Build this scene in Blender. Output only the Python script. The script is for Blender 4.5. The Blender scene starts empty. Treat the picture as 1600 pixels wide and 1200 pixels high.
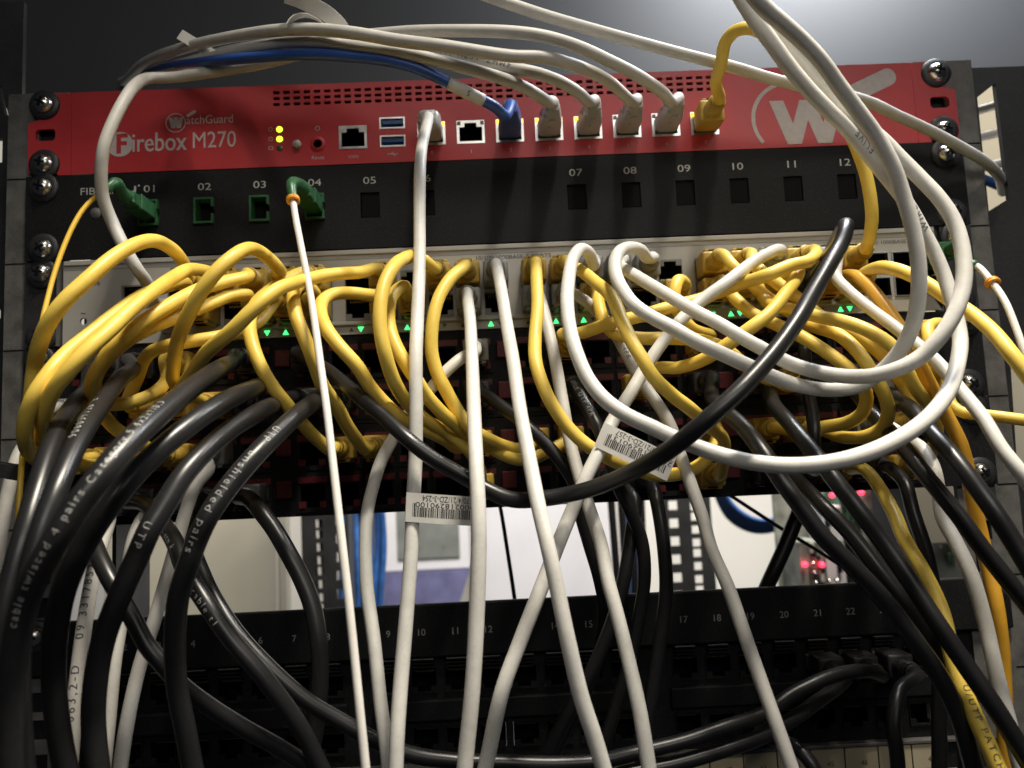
import bpy, bmesh, math, random
from mathutils import Vector, Matrix
R = math.radians
random.seed(7)
S = 0.001                      # everything below is measured in millimetres
sc = bpy.context.scene
col = sc.collection

# ------------------------------------------------------------------ camera
cam_d = bpy.data.cameras.new('camera')
cam = bpy.data.objects.new('camera', cam_d); col.objects.link(cam)
cam.location = (-0.006694, -0.39753, -0.203221)
cam.rotation_euler = (R(96.0344), R(2.5889), R(-0.8709))
cam_d.sensor_width = 36; cam_d.lens = 28.03
cam_d.clip_start = 0.01; cam_d.clip_end = 50
cam_d.dof.use_dof = True; cam_d.dof.focus_distance = 0.33; cam_d.dof.aperture_fstop = 13
sc.camera = cam
# ------------------------------------------------------------------ world and lamps
w = bpy.data.worlds.new('World'); sc.world = w; w.use_nodes = True
bg = w.node_tree.nodes['Background']
bg.inputs[0].default_value = (0.75, 0.82, 1.0, 1); bg.inputs[1].default_value = 0.018
def lamp(name, loc, aim, sx, sy, power, colr):
    d = bpy.data.lights.new(name, 'AREA'); d.shape = 'RECTANGLE'; d.size = sx * S; d.size_y = sy * S
    d.energy = power; d.color = colr
    o = bpy.data.objects.new(name, d); col.objects.link(o)
    o.location = Vector(loc) * S
    o.rotation_euler = (Vector(aim) - Vector(loc)).to_track_quat('-Z', 'Y').to_euler()
    return o
lamp('ceiling_lamp_aisle', (320, -340, 940), (20, -110, -180), 520, 60, 38.0, (1.0, 0.92, 0.78))
lamp('ceiling_lamp_far_aisle', (350, -1500, 600), (0, 0, -150), 1000, 400, 6.0, (1.0, 0.95, 0.88))  # added fill from the front, lifts the shaded panels
lamp('flare_veil_lamp', (250, 15, 235), (250, 105, 120), 160, 40, 3.4, (0.93, 0.96, 1.0))  # added lamp, greys the blanking panel to imitate a lens flare veil
lamp('ceiling_lamp_rear', (250, 450, 1000), (200, 1400, -350), 900, 200, 46.0, (1.0, 0.98, 0.94))
sc.view_settings.view_transform = 'Standard'; sc.view_settings.look = 'None'
sc.view_settings.exposure = 0.0; sc.view_settings.gamma = 1
sc.render.engine = 'CYCLES'
sc.render.resolution_x = 1024; sc.render.resolution_y = 768

# ------------------------------------------------------------------ materials
MATS = {}
def mat(name, c, rough=0.5, metal=0.0, var=0.12, scale=60.0, bump=0.0, bscale=400.0, emit=0.0, trans=0.0, spec=0.5, dust=0.0, rvar=0.1):
    m = bpy.data.materials.new(name); m.use_nodes = True; MATS[name] = m
    nt = m.node_tree; b = nt.nodes['Principled BSDF']
    tc = nt.nodes.new('ShaderNodeTexCoord')
    n = nt.nodes.new('ShaderNodeTexNoise'); n.inputs['Scale'].default_value = scale; n.inputs['Detail'].default_value = 6
    nt.links.new(tc.outputs['Object'], n.inputs['Vector'])
    r = nt.nodes.new('ShaderNodeValToRGB')
    r.color_ramp.elements[0].position = 0.3; r.color_ramp.elements[1].position = 0.7
    r.color_ramp.elements[0].color = tuple(x * (1 - var) for x in c) + (1,)
    r.color_ramp.elements[1].color = tuple(min(1, x * (1 + var)) for x in c) + (1,)
    nt.links.new(n.outputs['Fac'], r.inputs['Fac'])
    src = r.outputs['Color']
    if dust > 0:
        n2 = nt.nodes.new('ShaderNodeTexNoise'); n2.inputs['Scale'].default_value = 900; n2.inputs['Detail'].default_value = 3
        nt.links.new(tc.outputs['Object'], n2.inputs['Vector'])
        r2 = nt.nodes.new('ShaderNodeValToRGB'); r2.color_ramp.elements[0].position = 0.52; r2.color_ramp.elements[1].position = 0.78
        nt.links.new(n2.outputs['Fac'], r2.inputs['Fac'])
        mul = nt.nodes.new('ShaderNodeMath'); mul.operation = 'MULTIPLY'; mul.inputs[1].default_value = dust
        nt.links.new(r2.outputs['Color'], mul.inputs[0])
        mx = nt.nodes.new('ShaderNodeMixRGB'); mx.inputs[2].default_value = (0.33, 0.30, 0.26, 1)
        nt.links.new(mul.outputs[0], mx.inputs[0]); nt.links.new(src, mx.inputs[1]); src = mx.outputs[0]
    nt.links.new(src, b.inputs['Base Color'])
    mr = nt.nodes.new('ShaderNodeMapRange'); mr.inputs['To Min'].default_value = max(0.02, rough - rvar); mr.inputs['To Max'].default_value = min(1, rough + rvar)
    nt.links.new(n.outputs['Fac'], mr.inputs['Value']); nt.links.new(mr.outputs[0], b.inputs['Roughness'])
    b.inputs['Metallic'].default_value = metal
    b.inputs['Specular IOR Level'].default_value = spec
    if trans: b.inputs['Transmission Weight'].default_value = trans
    if emit:
        b.inputs['Emission Color'].default_value = tuple(c) + (1,); b.inputs['Emission Strength'].default_value = emit
    if bump:
        n3 = nt.nodes.new('ShaderNodeTexNoise'); n3.inputs['Scale'].default_value = bscale; n3.inputs['Detail'].default_value = 4
        nt.links.new(tc.outputs['Object'], n3.inputs['Vector'])
        bp = nt.nodes.new('ShaderNodeBump'); bp.inputs['Strength'].default_value = bump; bp.inputs['Distance'].default_value = 0.0006
        nt.links.new(n3.outputs['Fac'], bp.inputs['Height']); nt.links.new(bp.outputs['Normal'], b.inputs['Normal'])
    return m
mat('white', (0.66, 0.645, 0.60), 0.48, var=0.07, scale=130, bump=0.16, bscale=260, dust=0.22)
mat('greyc', (0.50, 0.485, 0.45), 0.5, var=0.08, scale=130, bump=0.16, bscale=260, dust=0.25)
mat('fwhite', (0.76, 0.73, 0.68), 0.42, var=0.05, scale=100, bump=0.08, dust=0.1)
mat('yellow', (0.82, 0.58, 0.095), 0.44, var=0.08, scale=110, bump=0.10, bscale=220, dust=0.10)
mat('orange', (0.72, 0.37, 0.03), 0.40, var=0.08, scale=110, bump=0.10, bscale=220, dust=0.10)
mat('fyellow', (0.78, 0.50, 0.05), 0.4, var=0.05)
mat('black', (0.013, 0.013, 0.014), 0.34, var=0.15, scale=60, bump=0.03, bscale=120, dust=0.02, rvar=0.04)
mat('blue', (0.03, 0.09, 0.34), 0.36, var=0.15, bump=0.1, dust=0.06)
mat('bluebg', (0.030, 0.105, 0.33), 0.45, var=0.25)
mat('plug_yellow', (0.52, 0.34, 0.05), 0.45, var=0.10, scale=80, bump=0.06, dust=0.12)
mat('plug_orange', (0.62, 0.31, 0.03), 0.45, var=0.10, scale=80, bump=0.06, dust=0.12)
mat('plug_grey', (0.34, 0.335, 0.32), 0.4, var=0.10, scale=80, bump=0.06, dust=0.15, trans=0.15)
mat('plug_clear', (0.62, 0.61, 0.59), 0.30, var=0.08, scale=80, bump=0.05, trans=0.45, dust=0.1)
mat('plug_black', (0.022, 0.022, 0.024), 0.5, var=0.1, dust=0.1)
mat('plug_blue', (0.05, 0.13, 0.40), 0.35, var=0.1, trans=0.2)
mat('rj_clear', (0.50, 0.50, 0.50), 0.2, var=0.05, trans=0.6)
mat('ring_orange', (0.80, 0.33, 0.04), 0.4, var=0.1)
mat('green_plastic', (0.022, 0.11, 0.04), 0.42, var=0.15, scale=200, bump=0.05, dust=0.2)
mat('red_paint', (0.52, 0.036, 0.042), 0.42, var=0.10, scale=30, bump=0.05, bscale=900, dust=0.04)
mat('red_jack', (0.10, 0.005, 0.009), 0.45, var=0.12, dust=0.12)
mat('black_metal', (0.020, 0.021, 0.023), 0.48, var=0.25, scale=40, bump=0.06, bscale=900, dust=0.06, rvar=0.12)
mat('panel_black', (0.008, 0.0085, 0.0098), 0.6, spec=0.22, var=0.25, scale=35, bump=0.06, bscale=900, dust=0.05, rvar=0.14)
mat('duct_grey', (0.032, 0.0335, 0.036), 0.6, var=0.06, scale=8, rvar=0.05)
mat('rail_metal', (0.13, 0.127, 0.12), 0.55, metal=0.2, var=0.35, scale=120, bump=0.1, bscale=700, dust=0.25)
mat('cavity', (0.004, 0.004, 0.0045), 0.7, var=0.2, spec=0.1)
mat('switch_white', (0.43, 0.415, 0.375), 0.45, var=0.05, scale=30, bump=0.04, dust=0.12)
mat('switch_grey', (0.20, 0.195, 0.18), 0.5, var=0.1)
mat('steel', (0.62, 0.61, 0.58), 0.24, metal=1.0, var=0.25, scale=500, bump=0.12, bscale=900)
mat('bright_metal', (0.70, 0.69, 0.66), 0.32, metal=1.0, var=0.15, scale=200)
mat('gold', (0.75, 0.55, 0.2), 0.3, metal=1.0, var=0.1)
mat('usb_blue', (0.02, 0.09, 0.30), 0.4, var=0.1)
mat('print_white', (0.55, 0.50, 0.49), 0.55, var=0.08, scale=400)
mat('print_grey', (0.50, 0.50, 0.48), 0.6, var=0.2, scale=500)
mat('print_dim', (0.30, 0.30, 0.29), 0.6, var=0.35, scale=500)
mat('print_dark', (0.05, 0.05, 0.055), 0.6, var=0.3, scale=500)
mat('print_cable', (0.30, 0.30, 0.29), 0.5, var=0.45, scale=900)
mat('paper', (0.78, 0.76, 0.71), 0.55, var=0.04, scale=200)
mat('ink', (0.015, 0.014, 0.014), 0.6, var=0.2)
mat('cream', (0.45, 0.39, 0.26), 0.6, var=0.1, scale=50, dust=0.2)
mat('led_green', (0.06, 1.0, 0.22), 0.4, emit=2.2, var=0.0)
mat('led_lime', (0.66, 1.0, 0.05), 0.4, emit=2.2, var=0.0)
mat('led_amber', (1.0, 0.55, 0.03), 0.4, emit=2.6, var=0.0)
mat('led_red', (1.0, 0.03, 0.08), 0.4, emit=4.0, var=0.0)
mat('led_off', (0.06, 0.09, 0.06), 0.3, var=0.1)
mat('wall_paint', (0.66, 0.64, 0.60), 0.8, var=0.05, scale=4, bump=0.05)
mat('beige_sheet', (0.36, 0.335, 0.27), 0.6, var=0.05, scale=8)
mat('lavender_grey', (0.58, 0.57, 0.60), 0.6, var=0.05, scale=8)
mat('grey_glass', (0.16, 0.17, 0.16), 0.3, var=0.2, scale=30)
mat('violet_sheet', (0.11, 0.11, 0.22), 0.5, var=0.2, scale=30)
mat('board_green', (0.035, 0.10, 0.055), 0.5, var=0.5, scale=60)
mat('board_grey', (0.22, 0.23, 0.20), 0.5, var=0.55, scale=45)
mat('strap', (0.012, 0.012, 0.013), 0.85, var=0.2, bump=0.3, bscale=1500)
M = MATS

# ------------------------------------------------------------------ helpers
def link(o, parent=None):
    col.objects.link(o)
    if parent is not None: o.parent = parent
    return o
ORG = {}
def root(name, label, cat, loc=(0, 0, 0), group=None, kind=None):
    o = bpy.data.objects.new(name, None); o.empty_display_size = 0.01; link(o)
    o.location = Vector(loc) * S; ORG[o.name] = Vector(loc)
    o['label'] = label; o['category'] = cat
    if group: o['group'] = group
    return o
def org(p):
    while p is not None and p.name not in ORG: p = p.parent
    return ORG[p.name] if p is not None else Vector((0, 0, 0))
def mesh(name, vs, fs, mats, mi=None, smooth=False, o=(0, 0, 0)):
    me = bpy.data.meshes.new(name)
    o = Vector(o)
    me.from_pydata([tuple((Vector(v) - o) * S) for v in vs], [], fs)
    for m in (mats if isinstance(mats, (list, tuple)) else [mats]): me.materials.append(M[m] if isinstance(m, str) else m)
    if mi: me.polygons.foreach_set('material_index', mi)
    if smooth: me.polygons.foreach_set('use_smooth', [True] * len(me.polygons))
    me.update(); return me
def obj(name, geo, mats, parent=None, mi=None, smooth=False, kind=None):
    vs, fs = geo
    ob = bpy.data.objects.new(name, mesh(name, vs, fs, mats, mi, smooth, org(parent)))
    link(ob, parent)
    if kind: ob['kind'] = kind
    return ob
def share(name, me, at, parent):        # another object on shared mesh data
    ob = bpy.data.objects.new(name, me); link(ob, parent)
    p = org(parent)
    ob.location = (Vector(at) - p) * S
    return ob
def join(*gs):
    vs, fs = [], []
    for g in gs:
        n = len(vs); vs += list(g[0]); fs += [tuple(i + n for i in f) for f in g[1]]
    return vs, fs
def box(x0, x1, y0, y1, z0, z1):
    x0, x1 = min(x0, x1), max(x0, x1); y0, y1 = min(y0, y1), max(y0, y1); z0, z1 = min(z0, z1), max(z0, z1)
    v = [(x0, y0, z0), (x1, y0, z0), (x1, y1, z0), (x0, y1, z0), (x0, y0, z1), (x1, y0, z1), (x1, y1, z1), (x0, y1, z1)]
    return v, [(0, 3, 2, 1), (4, 5, 6, 7), (0, 1, 5, 4), (1, 2, 6, 5), (2, 3, 7, 6), (3, 0, 4, 7)]
def bm_geo(bm):
    bm.verts.index_update()
    g = ([tuple(v.co) for v in bm.verts], [tuple(v.index for v in f.verts) for f in bm.faces]); bm.free(); return g
def bbox(x0, x1, y0, y1, z0, z1, b=0.5, seg=2):
    bm = bmesh.new(); vs, fs = box(x0, x1, y0, y1, z0, z1)
    vv = [bm.verts.new(v) for v in vs]
    for f in fs: bm.faces.new([vv[i] for i in f])
    bmesh.ops.bevel(bm, geom=bm.edges[:], offset=b, segments=seg, affect='EDGES', profile=0.5)
    return bm_geo(bm)
def cavity(x, z, wd, ht, y0, y1):       # five-sided recess open to the front (-Y)
    v = [(x - wd / 2, y0, z - ht / 2), (x + wd / 2, y0, z - ht / 2), (x + wd / 2, y0, z + ht / 2), (x - wd / 2, y0, z + ht / 2),
         (x - wd / 2, y1, z - ht / 2), (x + wd / 2, y1, z - ht / 2), (x + wd / 2, y1, z + ht / 2), (x - wd / 2, y1, z + ht / 2)]
    return v, [(4, 5, 6, 7), (0, 1, 5, 4), (1, 2, 6, 5), (2, 3, 7, 6), (3, 0, 4, 7)]
def rect(x0, x1, z0, z1): return [(x0, z0), (x1, z0), (x1, z1), (x0, z1)]
def crect(x, z, wd, ht): return rect(x - wd / 2, x + wd / 2, z - ht / 2, z + ht / 2)
def circ(x, z, r, n=20, a0=0, a1=360): return [(x + r * math.cos(R(a0 + (a1 - a0) * i / n)), z + r * math.sin(R(a0 + (a1 - a0) * i / n))) for i in range(n)]
def plate(loops, y, th):                # sheet with cut-outs, front face at y, thickness th
    cu = bpy.data.curves.new('tmp', 'CURVE'); cu.dimensions = '2D'; cu.fill_mode = 'BOTH'; cu.extrude = th / 2
    for lp in loops:
        s = cu.splines.new('POLY'); s.points.add(len(lp) - 1); s.use_cyclic_u = True
        for p, (x, z) in zip(s.points, lp): p.co = (x, z, 0, 1)
    ob = bpy.data.objects.new('tmp', cu); col.objects.link(ob)
    dg = bpy.context.evaluated_depsgraph_get()
    me = bpy.data.meshes.new_from_object(ob.evaluated_get(dg))
    bm = bmesh.new(); bm.from_mesh(me)
    for v in bm.verts: v.co = (v.co.x, y + th / 2 + v.co.z, v.co.y)
    bmesh.ops.remove_doubles(bm, verts=bm.verts[:], dist=0.001)
    bmesh.ops.recalc_face_normals(bm, faces=bm.faces[:])
    bpy.data.objects.remove(ob); bpy.data.curves.remove(cu); bpy.data.meshes.remove(me)
    return bm_geo(bm)
TXT = {}
def text_raw(s, sp=1.0):
    if (s, sp) in TXT: return TXT[(s, sp)]
    cu = bpy.data.curves.new('tmp', 'FONT'); cu.body = s; cu.size = 1; cu.space_character = sp; cu.resolution_u = 3
    ob = bpy.data.objects.new('tmp', cu); col.objects.link(ob)
    dg = bpy.context.evaluated_depsgraph_get()
    me = bpy.data.meshes.new_from_object(ob.evaluated_get(dg))
    g = ([tuple(v.co) for v in me.vertices], [tuple(p.vertices) for p in me.polygons])
    bpy.data.objects.remove(ob); bpy.data.curves.remove(cu); bpy.data.meshes.remove(me)
    TXT[(s, sp)] = g; return g
def text_flat(s, x0, z0, width=None, height=None, y=-0.15, bold=0.0):   # lettering fitted to a box, facing -Y
    vs, fs = text_raw(s)
    xs = [v[0] for v in vs]; ys = [v[1] for v in vs]
    w0, h0 = max(xs) - min(xs), max(ys) - min(ys)
    ky = height / h0 if height else None; kx = width / w0 if width else None
    kx = kx or ky; ky = ky or kx
    a, b = min(xs), min(ys)
    return [(x0 + (v[0] - a) * kx, y, z0 + (v[1] - b) * ky) for v in vs], fs
def text_c(s, xc, z0, height, y=-0.15, stretch=1.0):
    vs, fs = text_raw(s); xs = [v[0] for v in vs]; ys = [v[1] for v in vs]
    k = height / (max(ys) - min(ys)); m = (max(xs) + min(xs)) / 2; b = min(ys)
    return [(xc + (v[0] - m) * k * stretch, y, z0 + (v[1] - b) * k) for v in vs], fs
def poly(pts, y=-0.15): return [(x, y, z) for x, z in pts], [tuple(range(len(pts)))]
def spline(P, step=2.5):
    P = [Vector(p) for p in P]
    Q = [2 * P[0] - P[1]] + P + [2 * P[-1] - P[-2]]
    out = []
    for i in range(1, len(Q) - 2):
        p0, p1, p2, p3 = Q[i - 1:i + 3]
        t1 = max((p1 - p0).length, 1e-3) ** .5; t2 = t1 + max((p2 - p1).length, 1e-3) ** .5; t3 = t2 + max((p3 - p2).length, 1e-3) ** .5
        n = max(2, int((p2 - p1).length / step))
        for k in range(n):
            t = t1 + (t2 - t1) * k / n
            a1 = p0.lerp(p1, t / t1); a2 = p1.lerp(p2, (t - t1) / (t2 - t1)); a3 = p2.lerp(p3, (t - t2) / (t3 - t2))
            b1 = a1.lerp(a2, t / t2); b2 = a2.lerp(a3, (t - t1) / (t3 - t1))
            out.append(b1.lerp(b2, (t - t1) / (t2 - t1)))
    out.append(P[-1]); return out
def frames(C):
    n = len(C); T = [(C[min(i + 1, n - 1)] - C[max(i - 1, 0)]).normalized() for i in range(n)]
    u = Vector((0, 0, 1)) if abs(T[0].z) < .9 else Vector((1, 0, 0))
    u = (u - T[0] * u.dot(T[0])).normalized(); U = [u]
    for i in range(1, n):
        u = U[-1] - T[i] * U[-1].dot(T[i]); U.append(u.normalized())
    return T, U
def tube(C, rad, sides=14, cap=True):   # rad: number or list
    T, U = frames(C); vs, fs = [], []
    for i, p in enumerate(C):
        r = rad if not isinstance(rad, (list, tuple)) else rad[i]
        V = T[i].cross(U[i])
        for k in range(sides):
            a = 2 * math.pi * k / sides
            vs.append(p + (U[i] * math.cos(a) + V * math.sin(a)) * r)
    for i in range(len(C) - 1):
        for k in range(sides):
            a = i * sides + k; b = i * sides + (k + 1) % sides
            fs.append((a, b, b + sides, a + sides))
    if cap:
        fs.append(tuple(range(sides - 1, -1, -1))); n = (len(C) - 1) * sides; fs.append(tuple(range(n, n + sides)))
    return vs, fs
def ribbon(P, width, axis, th=0.25, step=2.0):
    C = spline(P, step); ax = Vector(axis).normalized(); vs, fs = [], []
    n = len(C)
    for i, p in enumerate(C):
        t = (C[min(i + 1, n - 1)] - C[max(i - 1, 0)]).normalized(); a = (ax - t * ax.dot(t)).normalized(); nn = t.cross(a).normalized()
        for s1, s2 in ((-1, -1), (1, -1), (1, 1), (-1, 1)): vs.append(p + a * width / 2 * s1 + nn * th / 2 * s2)
    for i in range(n - 1):
        for k in range(4): fs.append((i * 4 + k, i * 4 + (k + 1) % 4, i * 4 + 4 + (k + 1) % 4, i * 4 + 4 + k))
    fs += [(3, 2, 1, 0), (n * 4 - 4, n * 4 - 3, n * 4 - 2, n * 4 - 1)]
    return vs, fs
def lathe(prof, n=20, y_axis=True):     # (r, y) profile about the Y axis
    vs, fs = [], []
    for r, y in prof:
        for k in range(n):
            a = 2 * math.pi * k / n; vs.append((r * math.cos(a), y, r * math.sin(a)))
    for i in range(len(prof) - 1):
        for k in range(n): fs.append((i * n + k, i * n + (k + 1) % n, (i + 1) * n + (k + 1) % n, (i + 1) * n + k))
    return vs, fs
def print_on(C, s, at, h, face, direction, rad, phase=0.0):   # lettering wrapped on a cable
    vs, fs = text_raw(s, 1.4)
    bm = bmesh.new(); vv = [bm.verts.new(v) for v in vs]
    for f in fs:
        try: bm.faces.new([vv[i] for i in f])
        except ValueError: pass
    ys = [v[1] for v in vs]; lo, hi = min(ys), max(ys); xm = min(v[0] for v in vs)
    for q in range(1, 5):
        bmesh.ops.bisect_plane(bm, geom=bm.verts[:] + bm.edges[:] + bm.faces[:], plane_co=(0, lo + (hi - lo) * q / 5, 0), plane_no=(0, 1, 0))
    g = bm_geo(bm)
    k = h / 0.72
    at = Vector(at); L = [0.0]
    for i in range(1, len(C)): L.append(L[-1] + (C[i] - C[i - 1]).length)
    i0 = min(range(len(C)), key=lambda i: (C[i] - at).length); s0 = L[i0]
    out = []
    for x, y, z in g[0]:
        d = s0 + direction * (x - xm) * k
        j = 0
        d = max(0.01, min(L[-1] - 0.01, d))
        lo_i, hi_i = 0, len(L) - 1
        while hi_i - lo_i > 1:
            mid = (lo_i + hi_i) // 2
            if L[mid] <= d: lo_i = mid
            else: hi_i = mid
        t = (d - L[lo_i]) / max(1e-6, L[hi_i] - L[lo_i])
        p = C[lo_i].lerp(C[hi_i], t); T = (C[min(hi_i + 1, len(C) - 1)] - C[max(lo_i - 1, 0)]).normalized() * direction
        N = Vector(face); N = (N - T * N.dot(T)).normalized(); B = N.cross(T)
        a = (y - 0.36) * k / rad + phase
        out.append(p + (N * math.cos(a) + B * math.sin(a)) * (rad * 1.012 + 0.03))
    return out, g[1]

# ------------------------------------------------------------------ the rack
EAR = 241.3
rack = root('equipment_rack', 'dark metal equipment rack with pierced uprights holding the devices', 'rack', (0, 300, -420))
TOP = 1.5
def holes(x, z0, z1):
    hs = []; u = math.floor(-z1 / 44.45) ; z = 0
    k = -3
    while True:
        for off in (6.35, 22.225, 38.1):
            z = -(k * 44.45 + off)
            if z < z0 + 6: return hs
            if z < z1 - 6: hs.append(crect(x, z, 9.4, 9.4))
        k += 1
up = {}
for sx in (-1, 1):
    for yy, nm in ((2.2, 'front'), (600, 'rear')):
        o = obj('upright', plate([rect(sx * 222, sx * 253, -420, TOP)] + holes(sx * 232.5, -420, TOP), yy, 2.0), 'rail_metal' if nm == 'front' else 'black_metal', rack)
        o['label'] = 'pierced %s upright' % nm
        if nm == 'front': obj('cage_nut_strip', box(sx * 223, sx * 250.9, yy + 2.3, yy + 5, -420, TOP - 1), 'panel_black', o)  # added dark backing, keeps the bright wall from showing through the holes
        obj('flange', box(sx * 251, sx * 253, yy + 2.05, yy + 34, -420, TOP), 'rail_metal' if nm == 'front' else 'black_metal', o)
        obj('inner_flange', box(sx * 197, sx * 199, yy + 2.05, yy + 40, -420, TOP), 'black_metal', o)
        if nm == 'rear':
            obj('perforated_strip', plate([rect(sx * 196, sx * 221.8, -420, TOP)] + [crect(sx * 206, z, 11, 11) for z in range(-412, -8, 22)], yy, 2.0), 'black_metal', o)
        else:
            for k in range(1, 9):            # stamped unit marks
                obj('unit_mark', box(sx * 242.2, sx * 252.8, yy - 0.15, yy + 0.1, -k * 44.45 - 0.35, -k * 44.45 + 0.35), 'cavity', o)
obj('blanking_panel', box(-430, 430, 105, 108, 46, 261.5), 'duct_grey', rack)
obj('overhead_shelf', join(box(-430, -200, -174, 112, 262, 268), box(-199.9, 430, -157, 112, 262.5, 268)), 'black_metal', rack)  # unseen, added and shaped to cast shade on the front panels
# vertical duct plates outside the uprights
obj('side_duct', plate([[(253.3, -420), (420, -420), (420, 3), (253.3, 3)], [(261.9, -13.9), (272.7, -6.2), (273.2, -71.2), (261.3, -77.8)], [(264, -156), (330, -158), (330, -220), (261, -219.5)]], 14, 3), 'black_metal', rack)
obj('side_duct', plate([rect(-420, -253.3, -420, 60), [(-266, 13), (-264.2, 13), (-260.2, -4), (-262, -4)], rect(-268, -263, -17, -30), rect(-266, -262, -109, -114)], 14, 3), 'black_metal', rack)

# screws -------------------------------------------------------------------
scr = lathe([(0.01, -4.4), (1.5, -4.3), (2.9, -3.8), (4.0, -2.8), (4.7, -1.5), (5.0, -0.3), (5.0, 0.6)], 24)
SCREW = mesh('screw', scr[0], scr[1], 'steel', smooth=True)
rc = join(box(-2.5, 2.5, -4.75, -3.9, -0.55, 0.55), box(-0.55, 0.55, -4.76, -3.9, -2.5, 2.5))
RECESS = mesh('cross_recess', rc[0], rc[1], 'cavity')
ws = lathe([(5.0, -0.9), (7.4, -0.8), (7.8, -0.2), (7.8, 0.8)], 24)
WASHER = mesh('washer', ws[0], ws[1], 'black_metal', smooth=True)
def screw(parent, x, z, y=-0.9):
    s = share('screw', SCREW, (x + random.uniform(-.8, .8), y, z), parent)
    s.rotation_euler = (random.uniform(-.06, .06), random.uniform(0, 3.1), random.uniform(-.06, .06))
    for nm, me in (('cross_recess', RECESS), ('washer', WASHER)):
        c = bpy.data.objects.new(nm, me); link(c, s)
# ------------------------------------------------------------------ red firewall
RED_Z = -22.2
fwl = root('firewall_appliance', 'red one-unit firewall appliance with white lettering at the top', 'firewall', (0, 0, -44.2))
FWX = [-34.5 + 20.3 * i for i in range(8)]
vents = []
for r_, zz in enumerate((-4.2, -7.4, -10.6)):
    n = 44
    for k in range(n):
        vents.append(crect(-114.0 + k * 5.25 - (0 if r_ != 1 else 0), zz, 3.4, 1.7))
port_holes = [crect(x, -29.3, 14.6, 12.6) for x in FWX] + [crect(-75, -29.8, 14.6, 12.6)]
obj('front_panel', plate([rect(-218.9, 218.9, -44.0, -0.2)] + vents + port_holes + [crect(-54.6, -22.9, 12.6, 5.6), crect(-54.6, -32.6, 12.6, 5.6), circ(-93.1, -32.6, 2.6), circ(-103.7, -32.7, 2.3)], -0.6, 1.6), 'red_paint', fwl)
obj('chassis', box(-217, 217, 14, 300, -43.6, -0.6), 'black_metal', fwl)
obj('vent_backing', box(-118, 118, 1.6, 2.2, -13.5, -1.5), 'cavity', fwl)
for sx in (-1, 1):
    a, b = sx * 219.3, sx * EAR
    e = plate([[(a, -0.2), (a, -44.0), (sx * 226, -44.0), (sx * 226, -43.2), (sx * 238, -43.2), (sx * 240.5, -42), (b, -40), (b, -16), (sx * 231, -12.5), (sx * 227, -9), (sx * 227, -3), (sx * 229, -0.2)],
               [(sx * 228.5, -19.2), (sx * 236, -19.2), (sx * 237.5, -20.7), (sx * 237.5, -24), (sx * 236, -25.4), (sx * 228.5, -25.4), (sx * 227.4, -24), (sx * 227.4, -20.7)]], -0.2, 1.8)
    er = obj('mounting_ear', e, 'red_paint', fwl)
    screw(fwl, sx * 232.6, -6.35); screw(fwl, sx * 232.6, -38.1)
# network ports
def rj_port(parent, x, z, flip, frame_mat, cav_mat, wd=14.4, ht=12.4, d0=-0.9, name='network_port'):
    k = ('rj', flip, frame_mat, cav_mat, wd, ht)
    if k not in TXT:
        s = -1 if flip else 1          # notch up (flip False) or down (True)
        ow, oh = 11.8, 7.6
        zz = -s * 1.2
        op = [(-ow / 2, zz - s * oh / 2), (ow / 2, zz - s * oh / 2), (ow / 2, zz + s * oh / 2), (3.1, zz + s * oh / 2), (3.1, zz + s * (oh / 2 + 2.2)), (-3.1, zz + s * (oh / 2 + 2.2)), (-3.1, zz + s * oh / 2), (-ow / 2, zz + s * oh / 2)]
        f = plate([crect(0, 0, wd, ht), op], d0, 1.6)
        TXT[k] = mesh(name, f[0], f[1], frame_mat)
        c = cavity(0, 0, ow + 0.6, ht - 0.4, d0 + 1.0, d0 + 13)
        TXT[k + (1,)] = mesh('port_cavity', c[0], c[1], cav_mat)
        pins = join(*[box(-4.4 + i * 1.2, -3.9 + i * 1.2, d0 + 3, d0 + 9, zz - s * (oh / 2 - 0.2), zz - s * (oh / 2 - 1.3)) for i in range(8)])
        TXT[k + (2,)] = mesh('contacts', pins[0], pins[1], 'gold')
    p = share(name, TXT[k], (x, 0, z), parent)
    for i, nm in ((1, 'port_cavity'), (2, 'contacts')):
        c = bpy.data.objects.new(nm, TXT[k + (i,)]); link(c, p)
    return p
AMB = {0: (1,), 2: (-1, 1), 3: (-1, 1), 4: (-1,), 7: (-1,)}
LEDM = mesh('port_light', *box(-0.9, 0.9, -1.5, -0.6, -0.9, 0.9), 'led_amber')
LEDO = mesh('port_light', *box(-0.9, 0.9, -1.3, -0.6, -0.9, 0.9), 'led_off')
for i, x in enumerate(FWX):
    p = rj_port(fwl, x, -29.3, False, 'bright_metal', 'cavity')
    for s in (-1, 1):
        q = share('port_light', LEDM if s in AMB.get(i, ()) else LEDO, (x + s * 6.0, 0, -24.6), fwl)
rj_port(fwl, -75, -29.8, False, 'bright_metal', 'cavity', name='console_port')
for zc in (-22.9, -32.6):
    u = obj('usb_port', plate([crect(-54.6, zc, 13.2, 6.2), crect(-54.6, zc, 11.6, 4.6)], -0.9, 8), 'bright_metal', fwl)
    obj('usb_tongue', box(-60, -49.2, 0.2, 7, zc - 0.1, zc + 1.8), 'usb_blue', u)
    obj('usb_back', box(-60.4, -48.8, 7.1, 7.6, zc - 2.3, zc + 2.3), 'cavity', u)
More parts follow.
